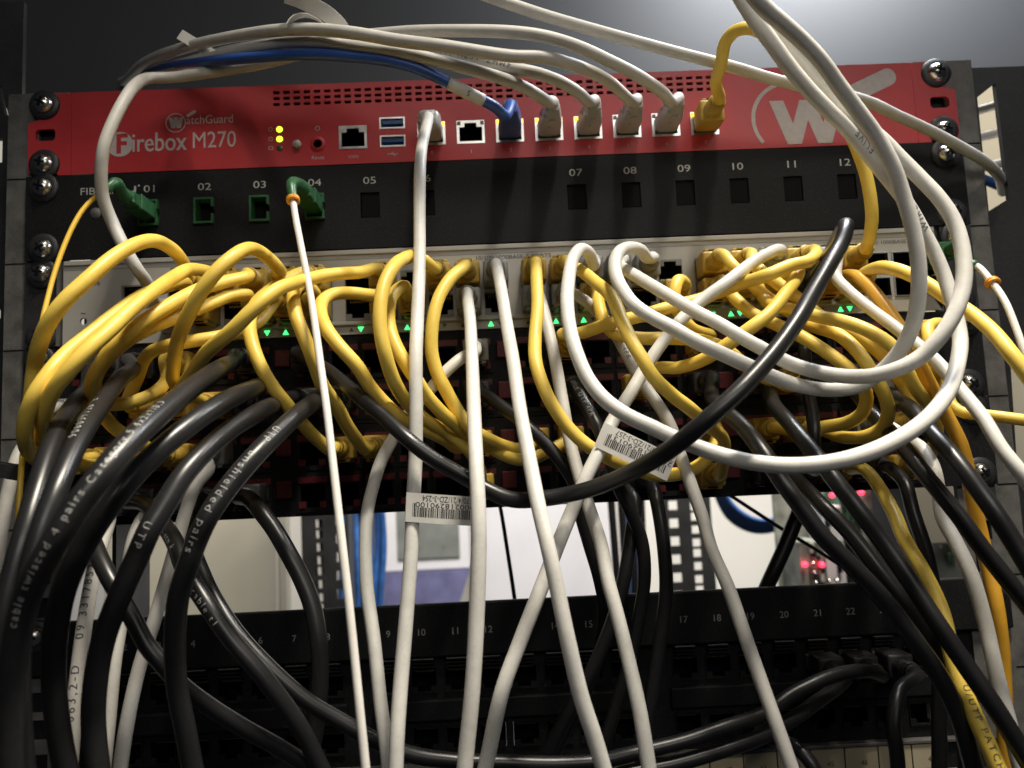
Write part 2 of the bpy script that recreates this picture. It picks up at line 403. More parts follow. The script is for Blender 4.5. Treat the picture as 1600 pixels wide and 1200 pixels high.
for z, m_ in ((-24.1, 'led_lime'), (-29.3, 'led_lime'), (-34.1, 'led_off')):
    obj('status_light', [(v[0] - 112.7, v[1], v[2] + z) for v in lathe([(0.01, -1.3), (1.2, -1.1), (1.75, -0.5), (1.75, 0)], 14)[0]] and ([(v[0] - 112.7, v[1], v[2] + z) for v in lathe([(0.01, -1.3), (1.2, -1.1), (1.75, -0.5), (1.75, 0)], 14)[0]], lathe([(0.01, -1.3), (1.2, -1.1), (1.75, -0.5), (1.75, 0)], 14)[1]), m_, fwl)
def moved(g, dx, dy, dz): return [(v[0] + dx, v[1] + dy, v[2] + dz) for v in g[0]], g[1]
obj('push_button', moved(lathe([(0.01, -2.4), (1.7, -2.3), (2.15, -1.8), (2.15, 1)], 18), -103.7, 0, -32.7), 'switch_white', fwl, smooth=True)
obj('reset_hole', join(moved(lathe([(2.3, -1.2), (3.9, -1.1), (4.0, -0.4)], 20), -93.1, 0, -32.6)), 'red_paint', fwl, smooth=True)
obj('reset_hole', moved(cavity(0, 0, 5.2, 5.2, 0.6, 8), -93.1, 0, -32.6), 'cavity', fwl)
# lettering on the red front
PY = -0.78
def ring2(x, z, r0, r1, n=40, a0=0, a1=360):
    vs, fs = [], []
    for i in range(n + 1):
        a = R(a0 + (a1 - a0) * i / n); vs += [(x + r0 * math.cos(a), PY, z + r0 * math.sin(a)), (x + r1 * math.cos(a), PY, z + r1 * math.sin(a))]
    for i in range(n): fs.append((2 * i, 2 * i + 1, 2 * i + 3, 2 * i + 2))
    return vs, fs
def wletter(x0, x1, z0, z1, st):
    wd = x1 - x0; q = wd / 4; pts = []
    def bar(xa, za, xb, zb): return [(xa - st / 2, PY, za), (xa + st / 2, PY, za), (xb + st / 2, PY, zb), (xb - st / 2, PY, zb)], [(0, 1, 2, 3)]
    h = st / 2
    return join(bar(x0 + h, z1, x0 + q + h * .5, z0), moved(bar(x0 + q + h * .5, z0, x0 + 2 * q, z1), 0, -0.004, 0), moved(bar(x0 + 2 * q, z1, x0 + 3 * q - h * .5, z0), 0, -0.008, 0), moved(bar(x0 + 3 * q - h * .5, z0, x1 - h, z1), 0, -0.012, 0))
def capsule(xa, za, xb, zb, wd, y=PY):
    d = Vector((xb - xa, zb - za)).normalized(); a = math.degrees(math.atan2(d.y, d.x))
    return poly(circ(xb, zb, wd / 2, 12, a - 90, a + 90) + circ(xa, za, wd / 2, 12, a + 90, a + 270), y)
obj('maker_logo', join(ring2(-165.8, -18.6, 4.7, 5.2), wletter(-169.4, -161.8, -21.4, -15.8, 2.0), capsule(-159.4, -15.0, -156.2, -13.0, 1.7), text_flat('atchGuard', -160.4, -19.6, 24.0, 4.6, PY)), 'print_white', fwl)
disc = circ(-193.0, -28.8, 6.3, 36)
obj('model_name', join(text_flat('irebox', -187.9, -33.4, 27.6, 10.0, PY), moved(text_flat('irebox', -187.9, -33.4, 27.6, 10.0, PY), 0.3, -0.01, 0), plate([circ(-194.2, -29.0, 6.6, 40), [(-196, -34.0), (-193.6, -34.0), (-193.6, -29.6), (-190.6, -29.6), (-190.6, -27.4), (-193.6, -27.4), (-193.6, -25.6), (-190.2, -25.6), (-190.2, -23.4), (-196, -23.4)]], PY, 0.1)), 'print_white', fwl)
obj('model_number', text_flat('M270', -157.0, -32.6, 22.0, 8.6, PY), 'print_white', fwl)
obj('port_numbers', join(*[text_c(str(i), x, -40.6, 1.9, PY) for i, x in enumerate(FWX)], text_c('Reset', -93.1, -41.0, 2.0, PY), text_c('|O|O|', -75, -41.4, 2.0, PY), capsule(-57.5, -39.6, -52, -39.6, 0.4), capsule(-56, -39.6, -54.4, -38.6, 0.35), capsule(-55, -39.6, -53.4, -40.6, 0.35)), 'print_white', fwl)
obj('status_icons', join(ring2(-117.2, -24.0, 0.8, 1.15, 20), ring2(-117.2, -29.2, 0.8, 1.15, 20), plate([crect(-117.2, -34.0, 2.4, 1.8), crect(-117.2, -34.0, 1.7, 1.1)], PY, 0.1), ring2(-93.1, -24.4, 0.9, 1.3, 20)), 'print_white', fwl)
big = [ring2(152.8, -28.6, 18.6, 20.6, 50, 62, 219), wletter(142.2, 181.5, -42.4, -18.6, 7.4), capsule(189.5, -15.0, 205.6, -7.8, 9.6)]
obj('large_logo', join(*big), 'print_white', fwl)

# ------------------------------------------------------------------ fibre distribution panel
fib = root('fibre_patch_bay', 'black fibre patch panel with green connectors and numbers 01 to 12', 'fibre panel', (0, 0, -88.7))
FX = [-179 + 28 * i for i in range(6)] + [39 + 28 * i for i in range(6)]
fh = [crect(x, -66.3, 9.8, 13.4) for x in FX]
obj('front_panel', plate([rect(-EAR, EAR, -88.7, -44.7)] + fh + [circ(-206, -65, 2.0), circ(206, -65, 2.0)], -1.2, 1.6), 'panel_black', fib)
obj('tray', box(-217, 217, 16, 210, -88.2, -45.2), 'panel_black', fib)
for sx in (-1, 1):
    for z in (-50.8, -82.55): screw(fib, sx * 232.6, z, -1.2)
    obj('small_screw', moved(lathe([(0.01, -2.0), (2.2, -1.8), (3.0, -1.1)], 14), sx * 206, 0, -65), 'rail_metal', fib, smooth=True)
for i, x in enumerate(FX):
    if i < 4:
        a = obj('adapter', plate([crect(x, -66.3, 9.6, 13.2), rect(x - 3.9, x + 3.9, -72.0, -60.6), rect(x + 3.9, x + 4.6, -67.5, -65.2)] if False else
                [[(x - 4.9, -73.0), (x + 4.9, -73.0), (x + 4.9, -68.2), (x + 3.9, -68.2), (x + 3.9, -72.0), (x - 3.9, -72.0), (x - 3.9, -60.6), (x + 3.9, -60.6), (x + 3.9, -64.4), (x + 4.9, -64.4), (x + 4.9, -59.6), (x - 4.9, -59.6)]], -3.4, 14), 'green_plastic', fib)
        obj('adapter_back', box(x - 4.2, x + 4.2, 4, 6, -72.3, -60.3), 'cavity', a)
    else:
        obj('blank_plug', bbox(x - 4.8, x + 4.8, -0.4, 4, -72.9, -59.7, 0.6), 'cavity', fib)
    t = '%02d' % (i + 1)
    obj('position_number', text_c(t.replace('0', 'O').replace('O' , '0') if i not in () else t, x, -55.2, 3.7, -1.35, 1.35), 'print_grey', fib)
obj('maker_mark', join(text_flat('FIBRAIN', -213.6, -55.3, 21.5, 3.6, -1.35), poly([(-189, -55), (-185.6, -55), (-185.6, -51.6), (-186.6, -51.6), (-186.6, -54), (-189, -54)], -1.35), poly(crect(-184.2, -51.5, 0.8, 0.8), -1.35)), 'print_grey', fib)

# ------------------------------------------------------------------ switch
swi = root('network_switch', 'off-white 48 port network switch full of yellow plugs', 'switch', (0, 0, -133.1))
SWX = [-163.3 + 14 * i for i in range(6)] + [-74.5 + 14 * i for i in range(6)] + [14.3 + 14 * i for i in range(6)] + [103.1 + 14 * i for i in range(6)]
SWR = (-107.0, -120.0)
sh = [crect(x, z, 12.4, 11.6) for x in SWX for z in SWR] + [crect(-185.5, -109, 14.2, 11.8)] + [crect(x, z, 12.2, 10.6) for x in (190.5, 204.2, 217.6) for z in SWR] + [circ(-211.3, -120.6, 1.8)]
obj('front_panel', plate([rect(-221.5, 221.5, -132.9, -89.6)] + sh, -1.6, 1.6), 'switch_white', swi)
obj('chassis', box(-220, 220, 16, 260, -132.6, -90.2), 'switch_grey', swi)
obj('top_lip', bbox(-221, 221, -2.6, -1.65, -92.2, -89.8, 0.3), 'switch_white', swi)
obj('lower_ledge', bbox(-172, 182, -3.4, -1.65, -128.6, -126.6, 0.5), 'switch_white', swi)
obj('left_trim', box(-224.4, -222.6, -2.4, 12, -132.8, -89.8), 'rail_metal', swi)
for sx in (-1, 1):
    obj('mounting_bracket', plate([rect(sx * 225, sx * EAR, -132.9, -89.4)], -0.6, 2.0), 'black_metal', swi)
    for z in (-95.25, -127.0): screw(swi, sx * 232.6, z)
for x in SWX:
    for j, z in enumerate(SWR): rj_port(swi, x, z, bool(j), 'switch_grey', 'cavity', 12.3, 11.5, -1.9)
rj_port(swi, -185.5, -109, True, 'switch_grey', 'cavity', 14.0, 11.6, -1.9, 'management_port')
for x in (190.5, 204.2, 217.6):
    for z in SWR:
        k = 'sfp'
        if k not in TXT:
            f = plate([crect(0, 0, 12.0, 10.4), crect(0, 0, 11.0, 9.2)], -2.4, 3)
            TXT[k] = mesh('module_slot', f[0], f[1], 'bright_metal'); c = cavity(0, 0, 11.2, 9.4, 0.7, 13); TXT['sfpc'] = mesh('slot_cavity', c[0], c[1], 'cavity')
        s = share('module_slot', TXT[k], (x, 0, z), swi); link(bpy.data.objects.new('slot_cavity', TXT['sfpc']), s)
tri_u = mesh('link_light', [(-1.5, -1.75, -1.2), (1.5, -1.75, -1.2), (0, -1.75, 1.4), (-1.5, -1.2, -1.2), (1.5, -1.2, -1.2), (0, -1.2, 1.4)], [(0, 1, 2), (0, 3, 4, 1), (1, 4, 5, 2), (2, 5, 3, 0)], 'led_green')
tri_d = mesh('link_light', [(-1.5, -1.75, 1.2), (0, -1.75, -1.4), (1.5, -1.75, 1.2), (-1.5, -1.2, 1.2), (0, -1.2, -1.4), (1.5, -1.2, 1.2)], [(0, 1, 2), (0, 3, 4, 1), (1, 4, 5, 2), (2, 5, 3, 0)], 'led_green')
off_u = mesh('link_light', [(-1.2, -1.7, -1.0), (1.2, -1.7, -1.0), (0, -1.7, 1.1)], [(0, 1, 2)], 'led_off')
off_d = mesh('link_light', [(-1.2, -1.7, 1.0), (0, -1.7, -1.1), (1.2, -1.7, 1.0)], [(0, 1, 2)], 'led_off')
LIT = {(4, 'u'), (3, 'd'), (6, 'd'), (7, 'd'), (8, 'u'), (11, 'u'), (13, 'u'), (13, 'd'), (14, 'u'), (18, 'd'), (19, 'u'), (19, 'd'), (23, 'u'), (23, 'd'), (2, 'u'), (16, 'u'), (21, 'd')}
for i, x in enumerate(SWX):
    share('link_light', tri_u if (i, 'u') in LIT else off_u, (x - 3.5, 0, -130.5), swi)
    share('link_light', tri_d if (i, 'd') in LIT else off_d, (x + 1.2, 0, -130.5), swi)
obj('front_lettering', join(text_flat('10/100/1000BASE-T PORTS', -14, -97.4, 38, 2.0, -1.75), text_flat('COMBO 1000BASE-X', 180, -97.6, 30, 1.9, -1.75), text_flat('96', -206.5, -102.6, 3.4, 2.4, -1.75), text_c('~', -211.3, -117.0, 0.7, -1.75), ([(v[0], v[1], v[2]) for v in plate([crect(-160, -98.2, 16, 6), crect(-160, -98.2, 15.2, 5.2)], -1.75, 0.1)[0]], plate([crect(-160, -98.2, 16, 6), crect(-160, -98.2, 15.2, 5.2)], -1.75, 0.1)[1])), 'print_dark', swi)
obj('panel_groove', box(-221, 221, -1.68, -1.5, -94.6, -94.2), 'switch_grey', swi)

# ------------------------------------------------------------------ two patch panels with red jacks
KX = []
for g in (-167.8, -57.3, 53.2, 163.7): KX += [g + 16.6 * (i - 2.5) for i in range(6)]
jf = plate([crect(0, 0, 15.4, 19.4), [(-6.0, 3.9), (-6.0, -4.3), (-3.2, -4.3), (-3.2, -7.4), (3.2, -7.4), (3.2, -4.3), (6.0, -4.3), (6.0, 3.9)]], -1.6, 2.4)
JACK = mesh('jack', jf[0], jf[1], 'panel_black')
jc = cavity(0, -1.2, 12.6, 12.6, 0.6, 14); JCAV = mesh('jack_cavity', jc[0], jc[1], 'cavity')
js = join(box(-7.2, 7.2, -2.2, -1.62, 4.6, 7.6), box(-6.6, -3.4, -2.2, -1.62, -7.6, -4.5), box(3.4, 6.6, -2.2, -1.62, -7.6, -4.5)); JTOP = mesh('jack_face', js[0], js[1], 'red_jack')
def patch(name_label, z0, rows):
    p = root('patch_bay', name_label, 'patch panel', (0, 0, z0 - 44.2), 'one-unit patch panels with red jacks')
    hs = [crect(x, z, 15.0, 19.0) for x in KX for z in rows]
    obj('front_panel', plate([rect(-EAR, EAR, z0 - 44.2, z0 - 0.25)] + hs, -0.6, 1.6), 'panel_black', p)
    for sx in (-1, 1):
        screw(p, sx * 232.6, z0 - 38.1)
        screw(p, sx * 232.6, z0 - 6.35)
    for x in KX:
        for z in rows:
            j = share('jack', JACK, (x, 0, z), p)
            link(bpy.data.objects.new('jack_cavity', JCAV), j)
            link(bpy.data.objects.new('jack_face', JTOP), j)
    for x in (-112.6, -2.1, 108.4):
        for z in rows: obj('divider_clip', bbox(x - 3.7, x + 3.7, -3.0, -0.65, z - 2.5, z + 6.0, 0.5), 'red_jack', p)
    obj('rear_tray', box(-215, 215, 15, 60, z0 - 43.8, z0 - 0.8), 'panel_black', p)
patch('upper black patch panel of red jacks, directly under the switch', -133.35, (-145.5, -166.0))
patch('lower black patch panel of red jacks, just above the open gap', -177.8, (-190.0, -210.5))

# ------------------------------------------------------------------ numbered black panel below the gap
low = root('patch_bay', 'black patch panel numbered 1 to 24 with cream label strip', 'patch panel', (0, 0, -355.4))
LX = [-206.05 + 16.15 * i for i in range(8)] + [-64 + 16.2 * i for i in range(8)] + [79.6 + 16.35 * i for i in range(8)]
obj('number_strip', bbox(-EAR, EAR, -1.0, 3, -292, -266.9, 0.8), 'panel_black', low)
obj('jack_plate', plate([rect(-EAR, EAR, -343.5, -292.3)] + [crect(x, z, 12.6, 11.6) for x in LX for z in (-304.0, -331.0)], 4.0, 1.6), 'panel_black', low)
for x in LX:
    for z in (-304.0, -331.0): rj_port(low, x, z, True, 'panel_black', 'cavity', 12.5, 11.5, 3.0, 'jack')
for k in range(3):
    xs = LX[8 * k:8 * k + 8]
    obj('jack_block', bbox(xs[0] - 8, xs[-1] + 8, 1.0, 3.9, -322.5, -312.5, 0.8), 'panel_black', low)
    obj('ridge', join(*[box(x - 5, x + 5, 0.2, 3.9, -299.0 + q * 1.6 + 2, -298.4 + q * 1.6 + 2) for x in xs for q in range(3)]), 'panel_black', low)
for i, x in enumerate(LX): obj('position_number', text_c(str(i + 1), x, -281.6, 3.2, -1.15), 'print_dim', low)
obj('strip_holder', bbox(-222, 222, -0.4, 3.9, -344.0, -342.2, 0.4), 'rail_metal', low)
obj('lower_frame', box(-EAR, EAR, 1.5, 4, -356.5, -344.05), 'panel_black', low)
for i, x in enumerate(LX):
    lc_ = obj('label_cell', box(x - 7.85, x + 7.85, 0.6, 1.45, -355.6, -344.6), 'cream', low)
    obj('cell_number', text_c(str(i + 25), x + 1.0, -352.6, 2.4, 0.5), 'print_dark', lc_)
for sx in (-1, 1):
    for z in (-273.0, -349.2): screw(low, sx * 232.6, z)

# ------------------------------------------------------------------ cables
CABLES = [
 ('white',5.4,'off-white cable hanging straight down from port 0 of the red firewall, with barcode flag',
  ('fw', -34.5, -29.3, 'short'),None,
  [(-34.5,-11,-29.3),(-34.5,-20,-29.3),(-34.4,-26,-34.4),(-35.2,-34,-43.6),(-36.2,-40,-53),(-36.7,-48,-66),(-37.2,-52,-84.7),(-37.5,-60,-110.2),(-37.9,-72,-135.2),(-38,-84,-158.3),(-38,-88,-178.9),(-38.7,-90,-198.7),(-40,-95,-217.8),(-40.8,-98,-231.6),(-42.9,-102,-253.9),(-44.9,-106,-275.2),(-46.1,-110,-293.4),(-47.5,-112,-319.9)],
  {}),
 ('white',5.4,'off-white cable dropping from the switch in front of the level barcode flag',
  ('sw', -18.5, -120.0, 'grey'),None,
  [(-18.5,-20,-120),(-18.5,-29,-120),(-17.1,-52,-137.7),(-16.4,-70,-157.2),(-15.5,-92,-180.2),(-14.9,-108,-200),(-14.7,-116,-217.9),(-15.2,-118,-230.8),(-16.9,-120,-251.9),(-19.3,-122,-276.5),(-22,-122,-296.9),(-24.5,-122,-316.9)],
  {}),
 ('fwhite',2.9,'thin white fibre cable hanging from green connector 04 with orange ring',
  ('sc', -95, -66.0, 'sc'),None,
  [(-92.4,-57,-80.1),(-89.9,-63,-90.6),(-85,-74,-108),(-80,-84,-125.5),(-75.5,-94,-143.1),(-71.2,-104,-162),(-67.5,-112,-179.4),(-63.8,-120,-202.3),(-60.9,-126,-221.6),(-58.6,-130,-237.9),(-55.9,-134,-259.6),(-53.9,-137,-276.6),(-51.9,-139,-297.1),(-51.3,-140,-308)],
  {'ring': [-92.1, -57.7, -81.4]}),
 ('white',5.4,'off-white cable from the upper switch row passing in front of the sagging black cable',
  ('sw', -4.5, -107.0, 'grey'),None,
  [(-4.5,-20,-107),(-4.5,-29,-107),(-2.5,-50,-125.8),(-1,-64,-142),(0.8,-80,-160.7),(2,-96,-181.3),(3.9,-108,-199.7),(5.9,-118,-216.5),(8.5,-124,-231.3),(10.9,-126,-244.9),(13.4,-128,-260.2),(16.7,-128,-277.7),(20.5,-128,-291.9),(25.8,-128,-315)],
  {}),
 ('white',5.4,'grey-white cable from the lower switch row passing behind the diagonal white cable',
  ('sw', 14.3, -120.0, 'grey'),None,
  [(14.3,-20,-120),(14.3,-29,-120),(17.9,-46,-143.8),(19.9,-52,-159.1),(21.6,-58,-176.6),(23.4,-62,-193.2),(25.8,-68,-207.9),(28.6,-76,-222),(31.2,-82,-234.1),(32.6,-88,-248.1),(35,-92,-260.6),(37.6,-98,-276.7),(39.7,-102,-291.4),(41.3,-106,-312),(42.3,-108,-326.1)],
  {}),
 ('white',5.4,'off-white cable running diagonally from upper switch row across the gap with tilted barcode flag',
  ('sw', 131.1, -107.0, 'grey'),None,
  [(131.1,-20,-107),(131.1,-29,-107),(120.6,-50,-111.4),(107.4,-58,-118.8),(92.8,-67,-129.4),(81,-68,-137.2),(67.1,-72,-149.6),(56.4,-74,-162.3),(47.8,-78,-174.2),(38,-84,-187),(32.3,-90,-197),(26.2,-94,-207),(20.8,-96,-217.7),(14.3,-100,-230.5),(5.3,-106,-248.8),(-2.4,-110,-264.3),(-9.3,-114,-279.1),(-15.8,-108,-304.1),(-20.7,-104,-324.6)],
  {}),
 ('white',5.4,'off-white cable forming the largest and lowest loop in front of the patch panels',
  ('sw', 42.3, -107.0, 'grey'),None,
  [(42.3,-20,-107),(42.3,-29,-107),(39.4,-46,-113.4),(37,-54,-110.5),(32.5,-62,-110.5),(27.8,-72,-117.5),(24.3,-84,-129.8),(22.3,-94,-141),(22,-102,-152.4),(23.3,-108,-162.6),(26.1,-112,-171.9),(30.9,-116,-179.9),(38.1,-120,-186.4),(46.7,-123,-191.4),(54.6,-126,-195.9),(63.1,-130,-200.1),(71.4,-134,-203.3),(80.6,-138,-205.6),(90.2,-140,-206.5),(100.9,-142,-205.9),(111.5,-142,-203.7),(123.3,-140,-199.5),(135.2,-136,-193.3),(147.4,-128,-184.5),(157.6,-118,-174.2),(164.6,-110,-163.5),(166.3,-106,-153.2),(166.3,-104,-145.4),(165.8,-102,-137),(163.8,-101,-128.4),(160.2,-101,-119.9),(155.3,-102,-110.6),(149,-105,-103.8),(141,-110,-97.9),(132.3,-116,-91.8),(123.5,-122,-86.2),(114.4,-128,-81.4),(106.9,-132,-76),(99.2,-136,-69.1),(92.4,-140,-62.2),(85.7,-144,-55.7),(80.6,-146,-48.1),(76.3,-148,-40.1)],
  {'text': [('WIRE', [160.2, -101.0, -119.9], 'dark', 2.6, 1), ('ELIVE', [133.4, -115.2, -92.5], 'dark', 2.6, 1)]}),
 ('white',5.4,'off-white cable with tight hairpin at the switch, frontmost over the large W',
  ('sw', 70.3, -107.0, 'grey'),None,
  [(70.3,-20,-107),(70.3,-29,-107),(64.4,-44,-110.7),(60.4,-52,-109.2),(54.2,-60,-110),(48,-68,-114),(44.9,-74,-120.1),(44.1,-80,-127.5),(45.6,-86,-135.1),(48.7,-92,-142.4),(54.1,-96,-148),(60.8,-100,-153.2),(68.5,-104,-159.6),(77.4,-106,-164.9),(87,-106,-169.8),(97,-105,-174.4),(107.4,-104,-177.9),(118.1,-104,-179.6),(127.4,-106,-178.7),(134.5,-110,-174),(139.3,-116,-166.9),(141.4,-122,-158.7),(142.2,-126,-148.1),(141.9,-128,-136.1),(140.2,-129,-124.4),(137.4,-130,-113.6),(133.9,-132,-104.5),(128.6,-134,-95.4),(120.9,-138,-87.3),(113.6,-142,-80.3),(106.7,-146,-73.5),(99.1,-150,-68),(91.7,-154,-64.1),(84.3,-158,-60.5),(78.1,-160,-53.6),(73.9,-162,-47.2)],
  {}),
 ('white',5.4,'off-white cable looping widest round the switch end under the large W logo',
  ('sw', 56.3, -107.0, 'grey'),None,
  [(56.3,-20,-107),(56.3,-29,-107),(51.6,-44,-113.7),(54.3,-54,-119.6),(60,-66,-128.1),(67.1,-76,-136.7),(74.4,-84,-144.5),(82.1,-90,-151.1),(89.7,-94,-157.7),(95.8,-97,-162.4),(102.9,-102,-168.3),(110.7,-109,-172.9),(118.1,-116,-175.7),(125.1,-123,-176.6),(131.8,-128,-175),(138.8,-130,-171.4),(145,-132,-165.1),(150.6,-132,-157.6),(155.8,-130,-147.4),(158.5,-127,-136),(158.5,-124,-124),(155.1,-122,-114.3),(150,-120,-105.7),(143.8,-119,-97.3),(138.6,-119,-90.8),(131.6,-120,-84.7),(124.2,-122,-78.5),(116.6,-124,-70.4),(109,-128,-64.5),(102.2,-132,-59.7),(93.7,-138,-54.1),(87.4,-142,-47),(82.8,-145,-38.3)],
  {}),
 ('greyc',5.4,'grey cable crossing the top of the red firewall into the slot beside the upright',  # greyer jacket: shade is put into the colour
  None,None,
  [(-20,-72,7.9),(-9.1,-70,4.4),(1.9,-68,0.8),(21.5,-64,-4.6),(50.4,-58,-10.9),(80.3,-52,-16.9),(111.1,-46,-22.9),(127.2,-42,-26.2),(148.1,-38,-30.3),(171.1,-32,-32.7),(183.1,-28,-34.8),(195.7,-24,-39),(214.4,-18,-44.6),(233.3,-12,-51.5),(247.9,-7,-57.5),(263.1,6,-60.3),(287.6,40,-58.9)],
  {}),
 ('greyc',5.4,'grey cable arching from port 3 of the red firewall',
  ('fw', 26.4, -29.3, 'clear'),None,
  [(26.4,-22,-29.3),(26.4,-31,-29.3),(21.9,-46,-35.7),(14.8,-54,-34.8),(6.1,-60,-33.2),(-7.8,-64,-30),(-21.6,-66,-26.4),(-35.4,-66,-22.4),(-56.5,-64,-17),(-78.3,-60,-11.6),(-94,-54,-7.9),(-110.8,-46,-5.3),(-132.6,-34,-1.8),(-154.7,-16,4.8),(-178.4,10,15.5),(-200.1,40,29.6),(-230.2,90,55.3)],
  {}),
 ('greyc',5.4,'grey printed cable from firewall port 4, dropping over the word Firebox into the switch',
  ('fw', 46.7, -29.3, 'clear'),('sw', -163.3, -120.0, 'clear'),
  [(46.7,-22,-29.3),(46.7,-31,-29.3),(41.1,-46,-36.4),(37.4,-51,-35.3),(27.7,-58,-32.4),(16.7,-62,-29.9),(6.4,-61,-26.9),(-14.8,-56,-18.9),(-36.6,-52,-12.3),(-63.6,-46,-7.1),(-88.7,-40,-5.4),(-114.4,-34,-6.6),(-137.8,-28,-6.1),(-157,-26,-7),(-166.7,-32,-10.3),(-167.3,-44,-20.2),(-167,-54,-31.8),(-169.4,-60,-46),(-171.9,-62,-57.5),(-173.9,-60,-67.6),(-175,-56,-77.6),(-172.4,-52,-88.6),(-166.3,-54,-100.4),(-162.2,-52,-108.7),(-161.8,-44,-112.5),(-163.3,-31,-120),(-163.3,-22,-120)],
  {'text': [('4MHZ  LSZH 100/1GC1', [6.4, -61.0, -26.9], 'dark', 2.5, 1)]}),
 ('greyc',5.4,'grey cable with two paper flags arching from port 5 of the red firewall',
  ('fw', 67.0, -29.3, 'clear'),None,
  [(67,-22,-29.3),(67,-31,-29.3),(60.9,-46,-36.9),(49.5,-56,-31.9),(34.2,-66,-29.4),(19.9,-72,-28.3),(6.1,-74,-28.3),(-21,-74,-23.2),(-41.6,-72,-18.8),(-62.3,-70,-13.4),(-76.9,-66,-9.1),(-92.4,-60,-5),(-109.5,-50,0.1),(-137.1,-34,6.1),(-166.1,-10,14.2),(-191.2,20,24.9),(-218.4,60,38.6),(-241,100,57.3)],
  {}),
 ('greyc',5.4,'grey cable making the highest arch, from port 6 of the red firewall',
  ('fw', 87.3, -29.3, 'clear'),None,
  [(87.3,-22,-29.3),(87.3,-31,-29.3),(79.6,-46,-37.9),(75.4,-51,-36.2),(63.2,-60,-32.7),(48,-68,-28.9),(33.9,-72,-24.1),(20.2,-74,-20.4),(6.6,-74,-17.9),(-13.9,-72,-15.1),(-35.1,-66,-10.9),(-51.5,-58,-6.9),(-69.1,-48,-2.4),(-89.4,-36,3.9),(-111,-24,8.8),(-135.1,-8,15.2),(-161.7,20,27.1),(-191.8,60,45.3)],
  {}),
 ('blue',5.0,'blue cable with white sleeve from port 2 of the red firewall',
  ('fw', 6.1, -29.3, 'blue'),None,
  [(6.1,-22,-29.3),(6.1,-31,-29.3),(2.5,-44,-40.8),(-2.2,-51,-39.6),(-11.2,-57,-37.3),(-22.2,-61,-33),(-35.8,-64,-27.2),(-49.7,-64,-23.1),(-64,-62,-19.8),(-78.4,-60,-17.2),(-93.6,-56,-14.5),(-110.2,-48,-10.5),(-128.2,-38,-5.7),(-149.3,-22,2),(-174.2,4,13.3),(-200.1,40,29.6),(-225.6,80,49.1)],
  {'sleeve': [[-6.3, -54.3, -38.7], [-22.2, -61.0, -33.0]]}),
 ('yellow',5.6,'yellow cable from port 7 of the red firewall down to the switch',
  ('fw', 107.6, -29.3, 'yellow'),('sw', 173.1, -107.0, 'yellow'),
  [(107.6,-20,-29.3),(107.6,-29,-29.3),(101.3,-46,-29.4),(102.2,-53,-24.4),(103,-58,-17.4),(106.3,-64,-15.2),(112.1,-68,-16.8),(119.4,-70,-23),(128.4,-70,-33),(138.1,-68,-43.1),(148.8,-64,-52.7),(156.5,-60,-65.9),(161.1,-58,-78.6),(163.5,-56,-91.1),(164.6,-53,-100.5),(164.8,-48,-107.9),(165.9,-42,-110.1),(173.1,-29,-107),(173.1,-20,-107)],
  {}),
 ('yellow',5.6,'yellow cable with the widest arch, crossing the blank end of the switch below FIBRAIN',
  ('sw', -149.3, -107.0, 'yellow'),('k', -209.3, -190.0, 'yellow'),
  [(-149.3,-20,-107),(-149.3,-29,-107),(-142.6,-50,-106.1),(-140.9,-66,-104.6),(-142.2,-80,-105),(-144.7,-92,-109.9),(-149,-102,-118),(-153.9,-110,-127.9),(-160.2,-114,-136.8),(-165.5,-114,-144.2),(-171,-110,-151.9),(-177.1,-102,-158.4),(-179.1,-100,-167.6),(-181.5,-97,-178),(-188.1,-82,-185.4),(-198.2,-56,-188.5),(-209.3,-29,-190),(-209.3,-20,-190)],
  {}),
 ('yellow',5.6,'yellow cable curving lowest round the outside of the bunch beside the thin yellow fibre',
  ('sw', -149.3, -120.0, 'yellow'),('k', -192.7, -190.0, 'yellow'),
  [(-149.3,-20,-120),(-149.3,-29,-120),(-142.5,-48,-114.9),(-146.6,-62,-120.2),(-148.8,-80,-128.5),(-152.7,-94,-138.6),(-156.7,-104,-147.6),(-161,-112,-155.9),(-163.2,-118,-163.2),(-166.4,-120,-170.1),(-170.3,-118,-177.5),(-174.3,-112,-183.8),(-179.6,-100,-188.9),(-186.8,-78,-192.4),(-190.4,-54,-192.6),(-192.7,-29,-190),(-192.7,-20,-190)],
  {}),
 ('yellow',5.6,'yellow cable nested just inside the outermost one of the bunch beside the thin yellow fibre',
  ('sw', -135.3, -107.0, 'yellow'),('k', -176.1, -190.0, 'yellow'),
  [(-135.3,-20,-107),(-135.3,-29,-107),(-134,-48,-110),(-135.9,-60,-112.4),(-136.5,-78,-120.6),(-137.6,-94,-129.7),(-141.1,-106,-139.5),(-144.2,-114,-147.7),(-148.3,-120,-155.1),(-153.8,-122,-162.6),(-160.5,-120,-169.6),(-167.9,-112,-178.4),(-176.8,-96,-185.4),(-183,-74,-190.5),(-179.9,-56,-194.2),(-173.9,-46,-193.3),(-176.1,-29,-190),(-176.1,-20,-190)],
  {}),
 ('yellow',5.6,'yellow cable making a U turn into the upper patch panel behind the digit-printed black cable',
  ('sw', -121.3, -107.0, 'yellow'),('k4', -159.5, -145.5, 'yellow'),
  [(-121.3,-20,-107),(-121.3,-29,-107),(-116.3,-46,-112.9),(-122.2,-58,-117.8),(-127.9,-72,-124.1),(-134.1,-84,-132.3),(-141.2,-94,-141.3),(-147.1,-98,-148.2),(-154.7,-96,-155.4),(-161.8,-90,-162.5),(-166,-80,-168.1),(-162.7,-70,-170),(-154.9,-58,-166.1),(-152.4,-46,-158.6),(-159.5,-29,-145.5),(-159.5,-20,-145.5)],
  {}),
